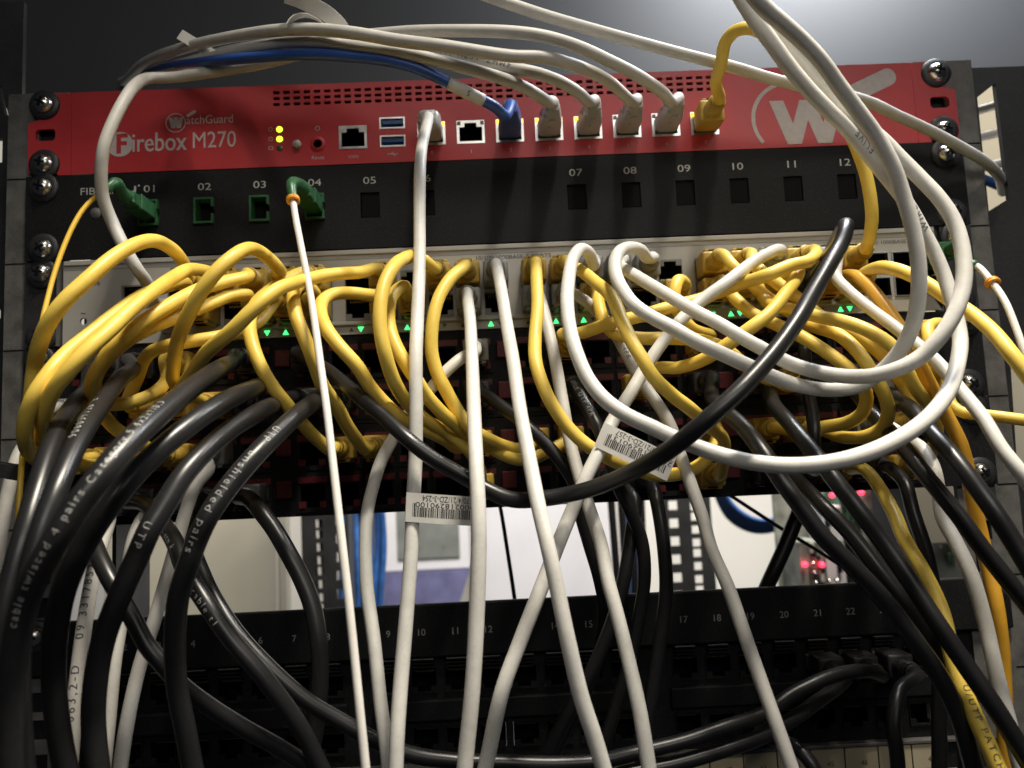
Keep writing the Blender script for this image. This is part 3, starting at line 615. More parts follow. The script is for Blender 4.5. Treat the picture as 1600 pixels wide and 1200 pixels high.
 ('yellow',5.6,'yellow cable from the lower switch row, innermost of the bunch beside the thin yellow fibre',
  ('sw', -121.3, -120.0, 'yellow'),('k', -159.5, -190.0, 'yellow'),
  [(-121.3,-20,-120),(-121.3,-29,-120),(-116.4,-46,-120.7),(-121.1,-53,-122.4),(-126.9,-64,-128.4),(-135.5,-76,-135.9),(-141.5,-86,-141.9),(-148,-92,-147.9),(-156.2,-90,-154),(-163.6,-84,-160.5),(-168.9,-72,-169.3),(-167.4,-60,-178.7),(-159.8,-48,-186.7),(-159.5,-29,-190),(-159.5,-20,-190)],
  {}),
 ('yellow',5.6,'short nearly level yellow cable below the switch, under two arched yellow ones',
  ('sw', -107.3, -120.0, 'yellow'),('k4', -176.1, -166.0, 'yellow'),
  [(-107.3,-20,-120),(-107.3,-29,-120),(-111.1,-48,-134.4),(-117,-56,-139.5),(-123.7,-62,-142.2),(-132.9,-66,-144.1),(-144.9,-66,-146),(-155.5,-58,-148.5),(-162,-52,-156.9),(-176.1,-29,-166),(-176.1,-20,-166)],
  {}),
 ('yellow',5.6,'yellow cable with the second tall arch, below fibre positions 03 and 04',
  ('sw', -107.3, -107.0, 'yellow'),('k4', -142.9, -166.0, 'yellow'),
  [(-107.3,-20,-107),(-107.3,-29,-107),(-100.3,-50,-111.3),(-100.5,-66,-110.4),(-102.3,-78,-109.8),(-103.6,-88,-112.3),(-106.2,-96,-117.7),(-111,-100,-124.5),(-117,-100,-132.7),(-123.2,-96,-140.7),(-130.3,-86,-146.9),(-137.9,-72,-154.9),(-143.9,-56,-160.9),(-142.9,-29,-166),(-142.9,-20,-166)],
  {}),
 ('yellow',5.6,'yellow cable slanting from behind the white fibre down in front of the other yellow ones',
  ('sw', -60.5, -107.0, 'yellow'),('k4', -159.5, -166.0, 'yellow'),
  [(-60.5,-20,-107),(-60.5,-29,-107),(-65.7,-46,-112.9),(-70.8,-57,-115.7),(-76.8,-68,-119),(-80.3,-76,-121.9),(-84.4,-86,-125.8),(-89.3,-96,-130.9),(-94.9,-102,-138),(-104.5,-102,-147.5),(-116.2,-94,-153.8),(-127.6,-80,-160.3),(-139.9,-62,-164.9),(-159.5,-29,-166),(-159.5,-20,-166)],
  {}),
 ('yellow',5.6,'yellow cable passing behind the thin white fibre down to the lower patch panel',
  ('sw', -93.3, -120.0, 'yellow'),('k', -65.6, -190.0, 'yellow'),
  [(-93.3,-20,-120),(-93.3,-29,-120),(-85.5,-48,-121.9),(-87.5,-56,-119.9),(-88.3,-66,-122.8),(-87.8,-76,-129.9),(-84.6,-84,-139.5),(-81.7,-86,-147),(-78.6,-86,-155.8),(-76.4,-80,-165.9),(-72.8,-70,-174.2),(-70.4,-60,-182.2),(-68,-50,-188.1),(-66.1,-42,-191.9),(-65.6,-29,-190),(-65.6,-20,-190)],
  {}),
 ('yellow',5.6,'yellow cable passing behind the UTP unshielded black cable to the lower patch panel',
  ('sw', -93.3, -107.0, 'yellow'),('k', -82.2, -190.0, 'yellow'),
  [(-93.3,-20,-107),(-93.3,-29,-107),(-98.3,-44,-114),(-105.3,-50,-120.9),(-108.6,-56,-126.7),(-108.6,-66,-136.4),(-105.7,-74,-146),(-101.5,-78,-156.5),(-97.1,-76,-165.6),(-92.4,-70,-173.6),(-88.7,-60,-181.1),(-84.9,-50,-187.4),(-81.2,-44,-191.6),(-82.2,-29,-190),(-82.2,-20,-190)],
  {}),
 ('yellow',5.6,'yellow cable with a sharp elbow beside the thin white fibre, ending behind port 0 cable',
  ('sw', -60.5, -120.0, 'yellow'),('k', -15.8, -190.0, 'yellow'),
  [(-60.5,-20,-120),(-60.5,-29,-120),(-62.3,-46,-123.3),(-67.9,-54,-124),(-74.5,-63,-126),(-77.4,-70,-130.4),(-76.3,-78,-137.4),(-72.8,-84,-144.7),(-66.9,-88,-152.8),(-60.1,-88,-161.1),(-56,-84,-169),(-47.2,-76,-179.7),(-41.6,-70,-183.7),(-35.5,-60,-186.7),(-29.2,-50,-190.4),(-25.8,-44,-193.2),(-15.8,-29,-190),(-15.8,-20,-190)],
  {}),
 ('yellow',5.6,'yellow cable hooking over behind the cable of firewall port 0',
  ('sw', -32.5, -107.0, 'yellow'),('k', -15.8, -210.5, 'yellow'),
  [(-32.5,-20,-107),(-32.5,-29,-107),(-32.5,-44,-112),(-35.8,-48,-109.4),(-40.2,-52,-108.2),(-44.4,-66,-113.5),(-46.8,-80,-120.6),(-49.5,-86,-128.5),(-50.9,-90,-138.3),(-50.7,-92,-148.1),(-49,-92,-157.7),(-46.8,-88,-166.5),(-42.7,-78,-174.9),(-36.4,-68,-181.5),(-28.2,-56,-186.8),(-20.3,-54,-193.7),(-15.9,-46,-201.5),(-15.8,-29,-210.5),(-15.8,-20,-210.5)],
  {}),
 ('yellow',5.6,'yellow cable hidden behind the hooked one, ending under the sagging black cable',
  ('sw', -46.5, -120.0, 'yellow'),('k', 28.3, -190.0, 'yellow'),
  [(-46.5,-20,-120),(-46.5,-29,-120),(-46.4,-46,-120.1),(-50,-55,-125.5),(-50.9,-64,-134.4),(-49.3,-72,-144.1),(-46.6,-76,-151.5),(-42.5,-78,-159.3),(-38.5,-76,-166),(-35,-72,-172.1),(-28.6,-66,-179.8),(-22,-58,-186.1),(-11.5,-50,-193.2),(-1.2,-47,-198.9),(6.8,-44,-199.7),(28.3,-29,-190),(28.3,-20,-190)],
  {}),
 ('yellow',5.6,'yellow cable making a C curve between two hanging off-white cables',
  ('sw', -18.5, -107.0, 'yellow'),('k', 11.7, -190.0, 'yellow'),
  [(-18.5,-20,-107),(-18.5,-29,-107),(-20.4,-44,-112.8),(-25.1,-52,-119),(-30,-58,-128.7),(-32.6,-62,-140.3),(-33.2,-63,-152.8),(-31.3,-63,-161.1),(-28.6,-63,-167.2),(-23.9,-61,-176.7),(-18.3,-63,-185.5),(-11.3,-58,-190.1),(-4.3,-48,-193.4),(2.5,-44,-195),(11.7,-29,-190),(11.7,-20,-190)],
  {}),
 ('yellow',5.6,'yellow cable making a wide U below the diagonal white cable',
  ('sw', 14.3, -107.0, 'yellow'),('k', 94.7, -190.0, 'yellow'),
  [(14.3,-20,-107),(14.3,-29,-107),(13.4,-46,-119.7),(12.8,-56,-134),(10.7,-66,-149.7),(10.1,-74,-160.3),(11.8,-78,-169.2),(15.1,-80,-178.3),(20.6,-80,-187.5),(27.6,-80,-195),(36.4,-80,-201),(46.2,-78,-205.5),(56.3,-74,-208.2),(67.3,-68,-208.3),(78.8,-58,-204.8),(86.3,-50,-198.9),(94.7,-29,-190),(94.7,-20,-190)],
  {}),
 ('yellow',5.6,'yellow cable curving down over the diagonal white cable and under the big black one',
  ('sw', 28.3, -107.0, 'yellow'),('k', 94.7, -210.5, 'yellow'),
  [(28.3,-20,-107),(28.3,-29,-107),(29.9,-46,-113.9),(33.5,-53,-118.2),(37.7,-62,-125.1),(41.7,-71,-131.8),(43.5,-78,-138.5),(44.7,-84,-146.3),(47,-90,-155.7),(50.3,-94,-164.2),(54,-94,-171.1),(61.4,-90,-177.9),(70.4,-82,-183.5),(79.5,-70,-189.1),(90.2,-54,-195.3),(94.7,-29,-210.5),(94.7,-20,-210.5)],
  {}),
 ('yellow',5.6,'long yellow cable running level across the switch LEDs behind the white loops',
  ('sw', 145.1, -107.0, 'yellow'),('k4', 28.3, -145.5, 'yellow'),
  [(145.1,-20,-107),(145.1,-29,-107),(141.6,-44,-110.8),(137.2,-54,-115.8),(130.7,-61,-120),(122,-65,-122.3),(110.1,-69,-127),(99.6,-58,-128.4),(86,-55,-132.6),(70.6,-60,-136.7),(56.5,-60,-140.3),(42.8,-58,-143),(30.7,-52,-145.7),(24.2,-46,-144.7),(28.3,-29,-145.5),(28.3,-20,-145.5)],
  {}),
 ('yellow',5.6,'nearly level yellow cable just below the switch, crossing behind the diagonal white cable',
  ('sw', 42.3, -120.0, 'yellow'),('k4', 138.8, -166.0, 'yellow'),
  [(42.3,-20,-120),(42.3,-29,-120),(40.4,-50,-134),(41.7,-54,-142),(45.1,-54,-146.4),(56.6,-56,-149.5),(70.1,-58,-150.4),(82.5,-58,-151.7),(93.9,-56,-155.8),(102.4,-54,-163),(113.1,-50,-169.2),(124.3,-46,-172.4),(138.8,-29,-166),(138.8,-20,-166)],
  {}),
 ('yellow',5.6,'yellow cable slanting down behind the white loops, beside the big black cable',
  ('sw', 131.1, -120.0, 'yellow'),('k4', 61.5, -166.0, 'yellow'),
  [(131.1,-20,-120),(131.1,-29,-120),(130.5,-50,-121.4),(124.8,-60,-127.7),(116.8,-68,-135.4),(107,-74,-144.9),(98.8,-75,-150.4),(90.2,-71,-156.1),(81.7,-64,-160.9),(72.5,-56,-163),(65.6,-49,-161.9),(61.5,-29,-166),(61.5,-20,-166)],
  {}),
 ('yellow',5.6,'yellow cable uppermost of the bunch under the big black cable, sweeping beside the orange cable',
  ('sw', 117.1, -120.0, 'yellow'),('k', 188.6, -210.5, 'yellow'),
  [(117.1,-20,-120),(117.1,-29,-120),(117.2,-46,-134.3),(122.7,-54,-138.5),(130.2,-66,-144.6),(139.1,-76,-149.9),(145.6,-82,-155.2),(151.6,-86,-162.1),(155.9,-86,-170.7),(160,-84,-178.4),(168.2,-78,-186.2),(176.8,-66,-194.3),(182.3,-52,-202.2),(188.6,-29,-210.5),(188.6,-20,-210.5)],
  {}),
 ('yellow',5.6,'yellow cable with the larger U turn below the white loops',
  ('sw', 103.1, -107.0, 'yellow'),('k', 138.8, -190.0, 'yellow'),
  [(103.1,-20,-107),(103.1,-29,-107),(104.1,-42,-116.5),(116.1,-42,-129),(127,-46,-139.1),(132,-56,-147),(139.1,-66,-153),(142.9,-74,-161.5),(145.1,-80,-170.8),(149,-80,-179.3),(153.2,-74,-187.6),(153.6,-66,-193.8),(149.6,-58,-196.8),(144.3,-50,-196.5),(138.8,-29,-190),(138.8,-20,-190)],
  {}),
 ('yellow',5.6,'yellow cable with the smaller U turn nested below the white loops',
  ('sw', 103.1, -120.0, 'yellow'),('k', 122.2, -190.0, 'yellow'),
  [(103.1,-20,-120),(103.1,-29,-120),(102.9,-46,-132.3),(109.7,-50,-140.4),(117.9,-54,-146),(124.2,-62,-152.2),(132.6,-70,-161.5),(139.5,-74,-169.8),(145.5,-72,-178.4),(146.4,-66,-185.9),(143.3,-58,-189.9),(136.8,-50,-191.1),(127.3,-45,-192.1),(122.2,-29,-190),(122.2,-20,-190)],
  {}),
 ('yellow',5.6,'yellow cable behind the uppermost of the bunch under the big black cable',
  ('sw', 117.1, -107.0, 'yellow'),('k', 188.6, -190.0, 'yellow'),
  [(117.1,-20,-107),(117.1,-29,-107),(112.9,-44,-116.5),(118.7,-49,-124.5),(128.1,-54,-135),(138,-57,-145.2),(148.6,-60,-152.4),(158,-62,-160.9),(165.3,-62,-172.2),(174.8,-52,-181.4),(188.6,-29,-190),(188.6,-20,-190)],
  {}),
 ('yellow',5.6,'short yellow cable dropping straight from the switch behind two white loops',
  ('sw', 84.3, -120.0, 'yellow'),('k4', 94.7, -145.5, 'yellow'),
  [(84.3,-20,-120),(84.3,-29,-120),(76.8,-46,-122.9),(74.2,-49,-130.8),(77,-46,-138.2),(82.3,-44,-143.9),(94.7,-29,-145.5),(94.7,-20,-145.5)],
  {}),
 ('yellow',5.6,'yellow cable arching out past the upright below the thin white fibre with green boot',
  ('sw', 173.1, -120.0, 'yellow'),None,
  [(173.1,-20,-120),(173.1,-29,-120),(161,-48,-123.4),(162.3,-60,-123.6),(164.7,-74,-129.2),(169.3,-84,-137.4),(173.2,-89,-143.9),(177.6,-95,-150.7),(179.3,-106,-160.5),(179.9,-114,-169.5),(182.6,-118,-178.3),(189.8,-120,-193.6)],
  {}),
 ('orange',5.6,'deep orange-yellow cable hanging beside the upright',
  ('sw', 159.1, -120.0, 'orange'),None,
  [(159.1,-20,-120),(159.1,-29,-120),(157.4,-48,-124.4),(158.9,-56,-131),(160.9,-63,-140.3),(163.5,-69,-150.7),(165.6,-74,-161.6),(167.3,-78,-171.5),(169.3,-82,-181.9),(171.1,-86,-192),(173.6,-88,-201.8),(175.1,-88,-211.3),(176.1,-88,-225.7),(177.7,-88,-238),(178.1,-90,-250.9),(178.3,-92,-262.7),(178.7,-92,-276.9),(177.9,-92,-294.3),(174.1,-92,-339.6)],
  {}),
 ('yellow',5.6,'short yellow cable bent into a hook behind the looping off-white cables',
  ('k4', 205.2, -145.5, 'yellow'),('k4', 188.6, -166.0, 'yellow'),
  [(205.2,-20,-145.5),(205.2,-29,-145.5),(192.9,-44,-146.8),(186.4,-50,-150),(184,-54,-158),(183.5,-50,-164.8),(188.6,-29,-166),(188.6,-20,-166)],
  {}),
 ('yellow',5.0,'yellow cable running level across the upright',
  ('k4', 205.2, -166.0, 'yellow'),None,
  [(205.2,-20,-166),(205.2,-29,-166),(194.6,-46,-176.3),(193.1,-52,-185),(195.5,-56,-188.5),(199.2,-60,-189.5),(204.9,-66,-191.2),(212.9,-70,-193.2),(226,-72,-195.7)],
  {}),
 ('yellow',5.6,'yellow printed cable descending between black cables past the red lights',
  ('k', 155.4, -210.5, 'yellow'),None,
  [(155.4,-20,-210.5),(155.4,-29,-210.5),(153.5,-48,-211.1),(152.6,-62,-218.3),(150.4,-77,-228.3),(148.3,-88,-237.8),(149.1,-98,-248.7),(150.7,-104,-261.4),(150.1,-110,-279.3),(150.9,-116,-291.6),(152.9,-120,-301.6),(157.9,-124,-321.4)],
  {'text': [('U/UTP PATCH', [150.3, -113.0, -285.7], 'dark', 2.3, 1)]}),
 ('fyellow',2.1,'thin yellow fibre cable from green connector 01 down along the upright',
  ('sc', -179, -66.0, 'sc'),None,
  [(-176.3,-51,-72.3),(-178.8,-55,-76.3),(-182.3,-59,-83.3),(-184.7,-63,-92.4),(-186.5,-67,-103.2),(-187.6,-71,-114.6),(-187.8,-75,-125.5),(-187.7,-79,-136.8),(-187.2,-83,-149.6),(-186.5,-86,-162.2),(-186.6,-88,-173.6),(-186.2,-92,-184.8),(-183.3,-99,-198.2),(-181.6,-103,-222.3),(-180.1,-105,-240.1),(-177.8,-106,-256.6),(-176.1,-106,-273.1),(-174.3,-106,-288.2),(-172.1,-106,-315.9)],
  {}),
 ('white',5.2,'off-white cable slanting across the upright under the level yellow cable',
  ('sw', 159.1, -107.0, 'grey'),None,
  [(159.1,-20,-107),(159.1,-29,-107),(151.1,-44,-116),(148.2,-48,-124),(149.5,-53,-130.2),(153.6,-62,-140.1),(160.3,-74,-153.1),(165.3,-82,-162.6),(167.8,-88,-169.5),(170.1,-98,-181.7),(171.6,-108,-193.4),(172.8,-114,-203.9),(175.4,-118,-211.6),(181.8,-120,-223.4)],
  {}),
 ('white',5.4,'off-white cable hanging next to the orange-yellow one below the red jacks',
  ('k', 172.0, -190.0, 'grey'),None,
  [(172,-20,-190),(172,-29,-190),(170.3,-46,-194.7),(172.2,-54,-199.6),(173.2,-60,-203.1),(172.5,-68,-209.9),(169.5,-76,-219.5),(166.9,-82,-230.5),(168,-88,-240),(169.2,-94,-251.8),(170.1,-98,-268.3),(169.6,-102,-284.4),(169.7,-106,-300),(171.9,-110,-327.8)],
  {}),
 ('fwhite',2.8,'thin white fibre cable with green boot and orange ring at the upright',
  ('lc', 216.5, -107.0, 'lc'),None,
  [(195.7,-66,-123.7),(197.8,-72,-127.6),(198.1,-80,-136.3),(197.5,-88,-146),(196.8,-94,-158.4),(196.6,-98,-170.3),(200.3,-100,-192.7)],
  {'ring': [198.1, -80.0, -136.3]}),
 ('greyc',5.2,'grey printed cable slanting through the open gap past number 18',
  ('sw', 28.3, -120.0, 'grey'),None,
  [(28.3,-20,-120),(28.3,-29,-120),(29.3,-42,-124.8),(35.3,-46,-130),(43.8,-42,-137.8),(49.9,-42,-148),(52.8,-50,-158.9),(57.6,-54,-170.3),(61.6,-58,-178.3),(65.6,-62,-188.1),(67.8,-68,-201.2),(70.2,-74,-213.8),(72.5,-80,-226.3),(73.9,-86,-238.2),(77.6,-92,-251.5),(81.5,-98,-270.9),(85.3,-104,-289.8),(89.7,-110,-310.9),(93.4,-112,-327.1)],
  {'text': [('LSZH 4PR', [47.9, -41.3, -144.1], 'dark', 2.4, 1)]}),
 ('white',5.2,'off-white cable from a pale plug in the upper patch panel, bowing past number 9',
  ('k4', -15.8, -145.5, 'grey'),None,
  [(-15.8,-20,-145.5),(-15.8,-29,-145.5),(-16.1,-48,-151.9),(-20.5,-53,-154.1),(-27.1,-57,-159.7),(-34.9,-59,-168.1),(-43.9,-59,-177.9),(-51.2,-60,-189),(-55.8,-63,-197.7),(-58.4,-67,-206.8),(-60.3,-73,-216.8),(-60.6,-79,-227.7),(-59.8,-85,-245.3),(-56.5,-91,-265.7),(-54,-95,-285.4),(-51.2,-99,-303.3),(-49.7,-101,-324.3)],
  {}),
 ('white',5.2,'off-white cable emerging between fat black cables, past number 3',
  ('k', -142.9, -190.0, 'grey'),None,
  [(-142.9,-20,-190),(-142.9,-29,-190),(-131.6,-52,-198.2),(-134.3,-58,-204),(-135.7,-64,-212.4),(-137,-70,-224.9),(-138.4,-76,-237.7),(-140.9,-84,-256),(-144,-90,-272),(-145.8,-96,-290.6),(-148.3,-98,-316.1)],
  {}),
 ('white',5.2,'off-white cable behind the fat black cable marked UTP, beside the number-printed grey one',
  ('k', -159.5, -210.5, 'grey'),None,
  [(-159.5,-20,-210.5),(-159.5,-29,-210.5),(-156.7,-46,-212.3),(-158.7,-54,-217.7),(-159.7,-60,-226),(-160.9,-64,-244.8),(-160.5,-68,-256.5),(-160.3,-74,-271.5),(-160.2,-78,-288.5),(-160.3,-82,-308.2),(-160.6,-84,-325.7)],
  {}),
 ('greyc',5.4,'grey-white cable printed with numbers 3317852 among the fat black cables',
  ('k', -192.7, -210.5, 'grey'),None,
  [(-192.7,-20,-210.5),(-192.7,-29,-210.5),(-175,-52,-210.6),(-162,-76,-217),(-158.4,-92,-229.1),(-157.3,-100,-242),(-156.8,-106,-257.6),(-156.5,-110,-273),(-156.6,-112,-287.2),(-156.9,-114,-313.4)],
  {'text': [('063,2-D    09 3317852 10', [-156.5, -111.4, -281.6], 'dark', 2.9, -1)]}),
 ('greyc',5.4,'grey cable held by the black strap at the upright',
  ('k4', -209.3, -166.0, 'grey'),None,
  [(-209.3,-20,-166),(-209.3,-29,-166),(-208.4,-48,-175.1),(-205.7,-58,-182.8),(-205.7,-64,-189.6),(-206.7,-68,-202.6),(-207.7,-70,-216.5),(-210.7,-70,-241.6)],
  {}),
 ('black',7.0,'fat black cable beside the strapped grey cable, outermost of the dark bunch',
  ('k4', -192.7, -145.5, 'black'),None,
  [(-192.7,-20,-145.5),(-192.7,-29,-145.5),(-178.7,-60,-161.4),(-168.2,-90,-171.3),(-162.6,-110,-180.5),(-158.3,-126,-191.5),(-155.3,-138,-204.1),(-154,-146,-216.7),(-155.2,-150,-230.6),(-156.7,-152,-244.2),(-160.3,-152,-265.1)],
  {}),
 ('black',6.5,'glossy black cable printed with digits beside the yellow bunch',
  ('k4', -176.1, -145.5, 'black'),None,
  [(-176.1,-20,-145.5),(-176.1,-29,-145.5),(-160.3,-60,-154.3),(-152.4,-88,-162.2),(-144.9,-118,-175.3),(-141.1,-138,-186.6),(-139.4,-150,-196.1),(-138.7,-158,-205.2),(-139.5,-162,-213.7),(-140.8,-164,-222.1),(-141.6,-166,-232.5),(-143.1,-166,-244.7),(-142.8,-166,-262),(-140.1,-166,-292.6)],
  {'text': [('906039128  E', [-140.5, -141.3, -188.9], 'light', 2.7, -1)]}),
 ('black',7.0,'fat black cable printed twisted 4 pairs category 5',
  ('k4', -126.3, -145.5, 'black'),None,
  [(-126.3,-20,-145.5),(-126.3,-29,-145.5),(-117.8,-62,-153.4),(-110.9,-96,-160.9),(-109.4,-128,-171.6),(-110,-152,-181.7),(-111.9,-168,-190.7),(-114.9,-178,-199.6),(-119.1,-182,-207.3),(-122.6,-184,-214.7),(-127.6,-184,-223.1),(-132.5,-182,-233),(-135.8,-180,-245.5),(-138,-178,-260.5),(-138.8,-176,-288.5)],
  {'text': [('cable twisted 4 pairs Category 5 4x2x1/0,5', [-134.0, -181.2, -237.4], 'light', 2.2, -1)]}),
 ('black',7.0,'fat black cable without print between the category 5 one and the next',
  ('k4', -126.3, -166.0, 'black'),None,
  [(-126.3,-20,-166),(-126.3,-29,-166),(-106.3,-64,-164.4),(-100.5,-94,-169.3),(-101.4,-120,-176),(-107.5,-140,-186.3),(-114.6,-152,-196.9),(-119.1,-158,-204.8),(-124,-160,-212.5),(-128.2,-160,-219.1),(-130.4,-160,-223.1),(-135.2,-158,-232.2),(-139.8,-154,-245.6),(-142.3,-150,-260.2),(-141.7,-148,-274.6),(-138.1,-146,-297.4)],
  {}),
 ('black',7.0,'fat black cable with a bright glint, crossing the pale off-white cable end',
  ('k4', -98.8, -166.0, 'black'),None,
  [(-98.8,-20,-166),(-98.8,-29,-166),(-98.4,-64,-171.8),(-95.5,-90,-176),(-96.3,-102,-179.3),(-100.1,-116,-185),(-103.6,-130,-192.4),(-107.3,-140,-200.2),(-110.9,-146,-209.1),(-114.5,-150,-217.4),(-117.5,-150,-224.2),(-122.8,-150,-235.9),(-128.7,-148,-250.1),(-131.8,-146,-264.5),(-132.9,-144,-276.3),(-130.4,-144,-298.6)],
  {'text': [('UTP', [-113.6, -149.3, -215.4], 'light', 2.4, 1)]}),
 ('black',6.8,'fat black cable printed UTP unshielded',
  ('k4', -82.2, -166.0, 'black'),None,
  [(-82.2,-20,-166),(-82.2,-29,-166),(-81.6,-64,-170.4),(-78.5,-90,-175.3),(-79.7,-108,-180.9),(-84.4,-122,-189.3),(-88.8,-132,-196.9),(-94.2,-138,-205.3),(-98.9,-142,-213.8),(-103,-142,-222.3),(-104.4,-142,-226.2),(-109,-140,-238.1),(-112,-136,-253.5),(-112.8,-132,-269.2),(-111.2,-130,-281.7),(-107.3,-128,-306.2)],
  {'text': [('UTP   unshielded pairs', [-83.8, -120.4, -188.2], 'light', 2.7, 1)]}),
 ('black',7.0,'black cable bowing across the pale cabinet door towards number 8',
  ('k', -126.3, -210.5, 'black'),None,
  [(-126.3,-20,-210.5),(-126.3,-29,-210.5),(-115.8,-48,-211.3),(-110.9,-56,-213.4),(-106.4,-64,-215.6),(-99.4,-68,-223.2),(-92.8,-72,-232.3),(-86.6,-74,-243.1),(-82,-76,-254.2),(-79.6,-78,-267.3),(-79.6,-78,-281.7),(-81.4,-78,-295.9),(-84.6,-78,-311.1),(-89.3,-78,-331.8)],
  {}),
 ('black',6.0,'black cable crossing behind the fat ones and over the off-white cables near number 3',
  ('k', -209.3, -210.5, 'black'),None,
  [(-209.3,-20,-210.5),(-209.3,-29,-210.5),(-187.6,-52,-212.8),(-165.4,-84,-218),(-153.9,-104,-223.5),(-143.9,-114,-233.9),(-134.6,-117,-246.8),(-128.5,-118,-257.1),(-123.5,-118,-263.2),(-118.6,-116,-270.3),(-111.1,-110,-279.7),(-101.8,-104,-289),(-89.3,-98,-299.5),(-76.6,-94,-310.4),(-58.9,-92,-327.6)],
  {}),
 ('black',6.5,'black printed cable slanting past numbers 4 to 7',
  ('k', -176.1, -210.5, 'black'),None,
  [(-176.1,-20,-210.5),(-176.1,-29,-210.5),(-158.5,-52,-211.4),(-140.9,-76,-218.7),(-130,-90,-225.9),(-123.3,-98,-234.7),(-113.7,-104,-245.7),(-104.5,-106,-258.2),(-94.5,-106,-270.5),(-85.2,-104,-284.6),(-80.2,-102,-294.2),(-75.2,-100,-306.1),(-66.9,-98,-324.7)],
  {'text': [('stp k', [-132.4, -86.9, -223.8], 'light', 2.4, 1), ('g cable t1', [-119.9, -100.6, -238.6], 'light', 2.4, 1)]}),
 ('black',6.0,'black cable sweeping past number 6 and along under the numbered black panel',
  ('k', -142.9, -210.5, 'black'),('lp', 161.3, -304.0, 'black'),
  [(-142.9,-20,-210.5),(-142.9,-29,-210.5),(-140.2,-46,-215.8),(-133.2,-66,-228),(-124.9,-76,-239.8),(-118.6,-82,-247.8),(-108.7,-87,-259.8),(-97.2,-90,-271.3),(-81.8,-90,-285.4),(-70.5,-88,-293.5),(-56.8,-86,-302.4),(-45.2,-84,-308.2),(-31.1,-82,-311.7),(-6.9,-80,-314.8),(10.2,-78,-316.9),(27.7,-76,-317.5),(40.8,-76,-315.3),(60.9,-74,-312.2),(77.3,-70,-309.2),(94.9,-64,-306.7),(111,-57,-300.9),(129.6,-52,-296.3),(145.9,-46,-296.5),(161.3,-29,-304),(161.3,-20,-304)],
  {}),
 ('black',6.0,'black cable rising below the level one to the numbered black panel',
  None,('lp', 145.0, -304.0, 'black'),
  [(7,-76,-335.3),(32.3,-76,-323.6),(54.3,-74,-321),(76.7,-70,-317.7),(95,-64,-314.9),(110.5,-56,-311.4),(123.3,-48,-308.1),(145,-29,-304),(145,-20,-304)],
  {}),
 ('black',5.9,'glossy black cable sagging in a long curve across the middle over the white loops',
  ('sw', 145.1, -120.0, 'black'),('k4', -98.8, -145.5, 'black'),
  [(145.1,-20,-120),(145.1,-29,-120),(141.6,-44,-120.4),(139.8,-64,-116.9),(135.5,-84,-115.3),(131.7,-97,-115.7),(129.7,-103,-116.8),(126.7,-108,-121.2),(122.5,-112,-127.1),(115.7,-118,-134.6),(105.5,-126,-146.2),(95.5,-134,-157.7),(86.5,-139,-167.4),(77.9,-143,-175.6),(69.4,-146,-183),(58.5,-146,-191.7),(49.2,-140,-199.3),(40.2,-130,-205.2),(30.8,-118,-209.9),(20.3,-109,-213),(8.8,-106,-214.6),(-2.7,-103,-214.5),(-12,-100,-210.4),(-20.9,-98,-204.8),(-31.7,-99,-197.9),(-40.7,-98,-190.3),(-50.4,-90,-181.2),(-60.9,-82,-172.4),(-71.2,-70,-163.9),(-79.9,-56,-157.3),(-98.8,-29,-145.5),(-98.8,-20,-145.5)],
  {}),
 ('black',6.2,'black cable crossing the orange-yellow cable at the upright, under the looping white one',
  ('k4', 172.0, -166.0, 'black'),None,
  [(172,-20,-166),(172,-29,-166),(161.5,-62,-179.5),(155.8,-88,-187.4),(152.8,-106,-197.2),(153.3,-117,-206.1),(155.6,-124,-215.7),(158.8,-128,-224.8),(163.3,-130,-235.4),(167.6,-132,-246.3),(175.4,-132,-262.1)],
  {}),
 ('black',6.2,'black cable just below the one crossing the orange-yellow cable',
  ('k4', 155.4, -166.0, 'black'),None,
  [(155.4,-20,-166),(155.4,-29,-166),(151,-50,-175.9),(154.9,-56,-186.4),(156.3,-66,-193.9),(153.2,-82,-200.4),(150.4,-100,-210),(153,-108,-219.8),(157,-112,-228.7),(162.3,-114,-239.1),(170.8,-116,-253.1),(181.5,-116,-268.7)],
  {}),
 ('black',6.4,'black cable with long glint crossing the open gap beside the bright wall',
  ('k4', 94.7, -166.0, 'black'),None,
  [(94.7,-20,-166),(94.7,-29,-166),(85.5,-58,-176.6),(83.7,-82,-184.3),(85.9,-98,-191.9),(88.5,-110,-201.4),(93.1,-116,-212.8),(97.8,-118,-221.2),(103.3,-119,-230.4),(108.6,-119,-236.9),(116.3,-119,-245.6),(125.5,-118,-257),(132.6,-118,-268.1),(141.1,-116,-280.9),(147.5,-114,-294.6),(152.5,-112,-313.3),(155.8,-112,-330.3)],
  {}),
 ('black',6.4,'black cable with glint crossing the gap in front of the circuit boards',
  ('k4', 122.2, -166.0, 'black'),None,
  [(122.2,-20,-166),(122.2,-29,-166),(111.5,-58,-179.7),(109.6,-80,-190),(111,-92,-198.9),(113.7,-100,-207.3),(116.1,-106,-214.5),(121.2,-110,-224.2),(127.6,-112,-234.7),(134.1,-116,-247.9),(140.6,-120,-262.1),(147.9,-122,-276),(155.2,-124,-289.9),(163,-124,-305.5),(173.4,-124,-326.2)],
  {}),
 ('black',6.2,'dull black cable between the two glinting ones in the gap',
  ('k', 122.2, -210.5, 'black'),None,
  [(122.2,-20,-210.5),(122.2,-29,-210.5),(118.5,-58,-213.1),(117.3,-76,-218.4),(119.2,-86,-224.4),(125,-92,-233.3),(132.6,-98,-247.5),(141.1,-100,-260.8),(149.8,-98,-274.2),(157.1,-96,-288.7),(160.2,-94,-304.3),(158.3,-94,-337.9)],
  {}),
 ('black',5.6,'short upright black cable between the two patch panels',
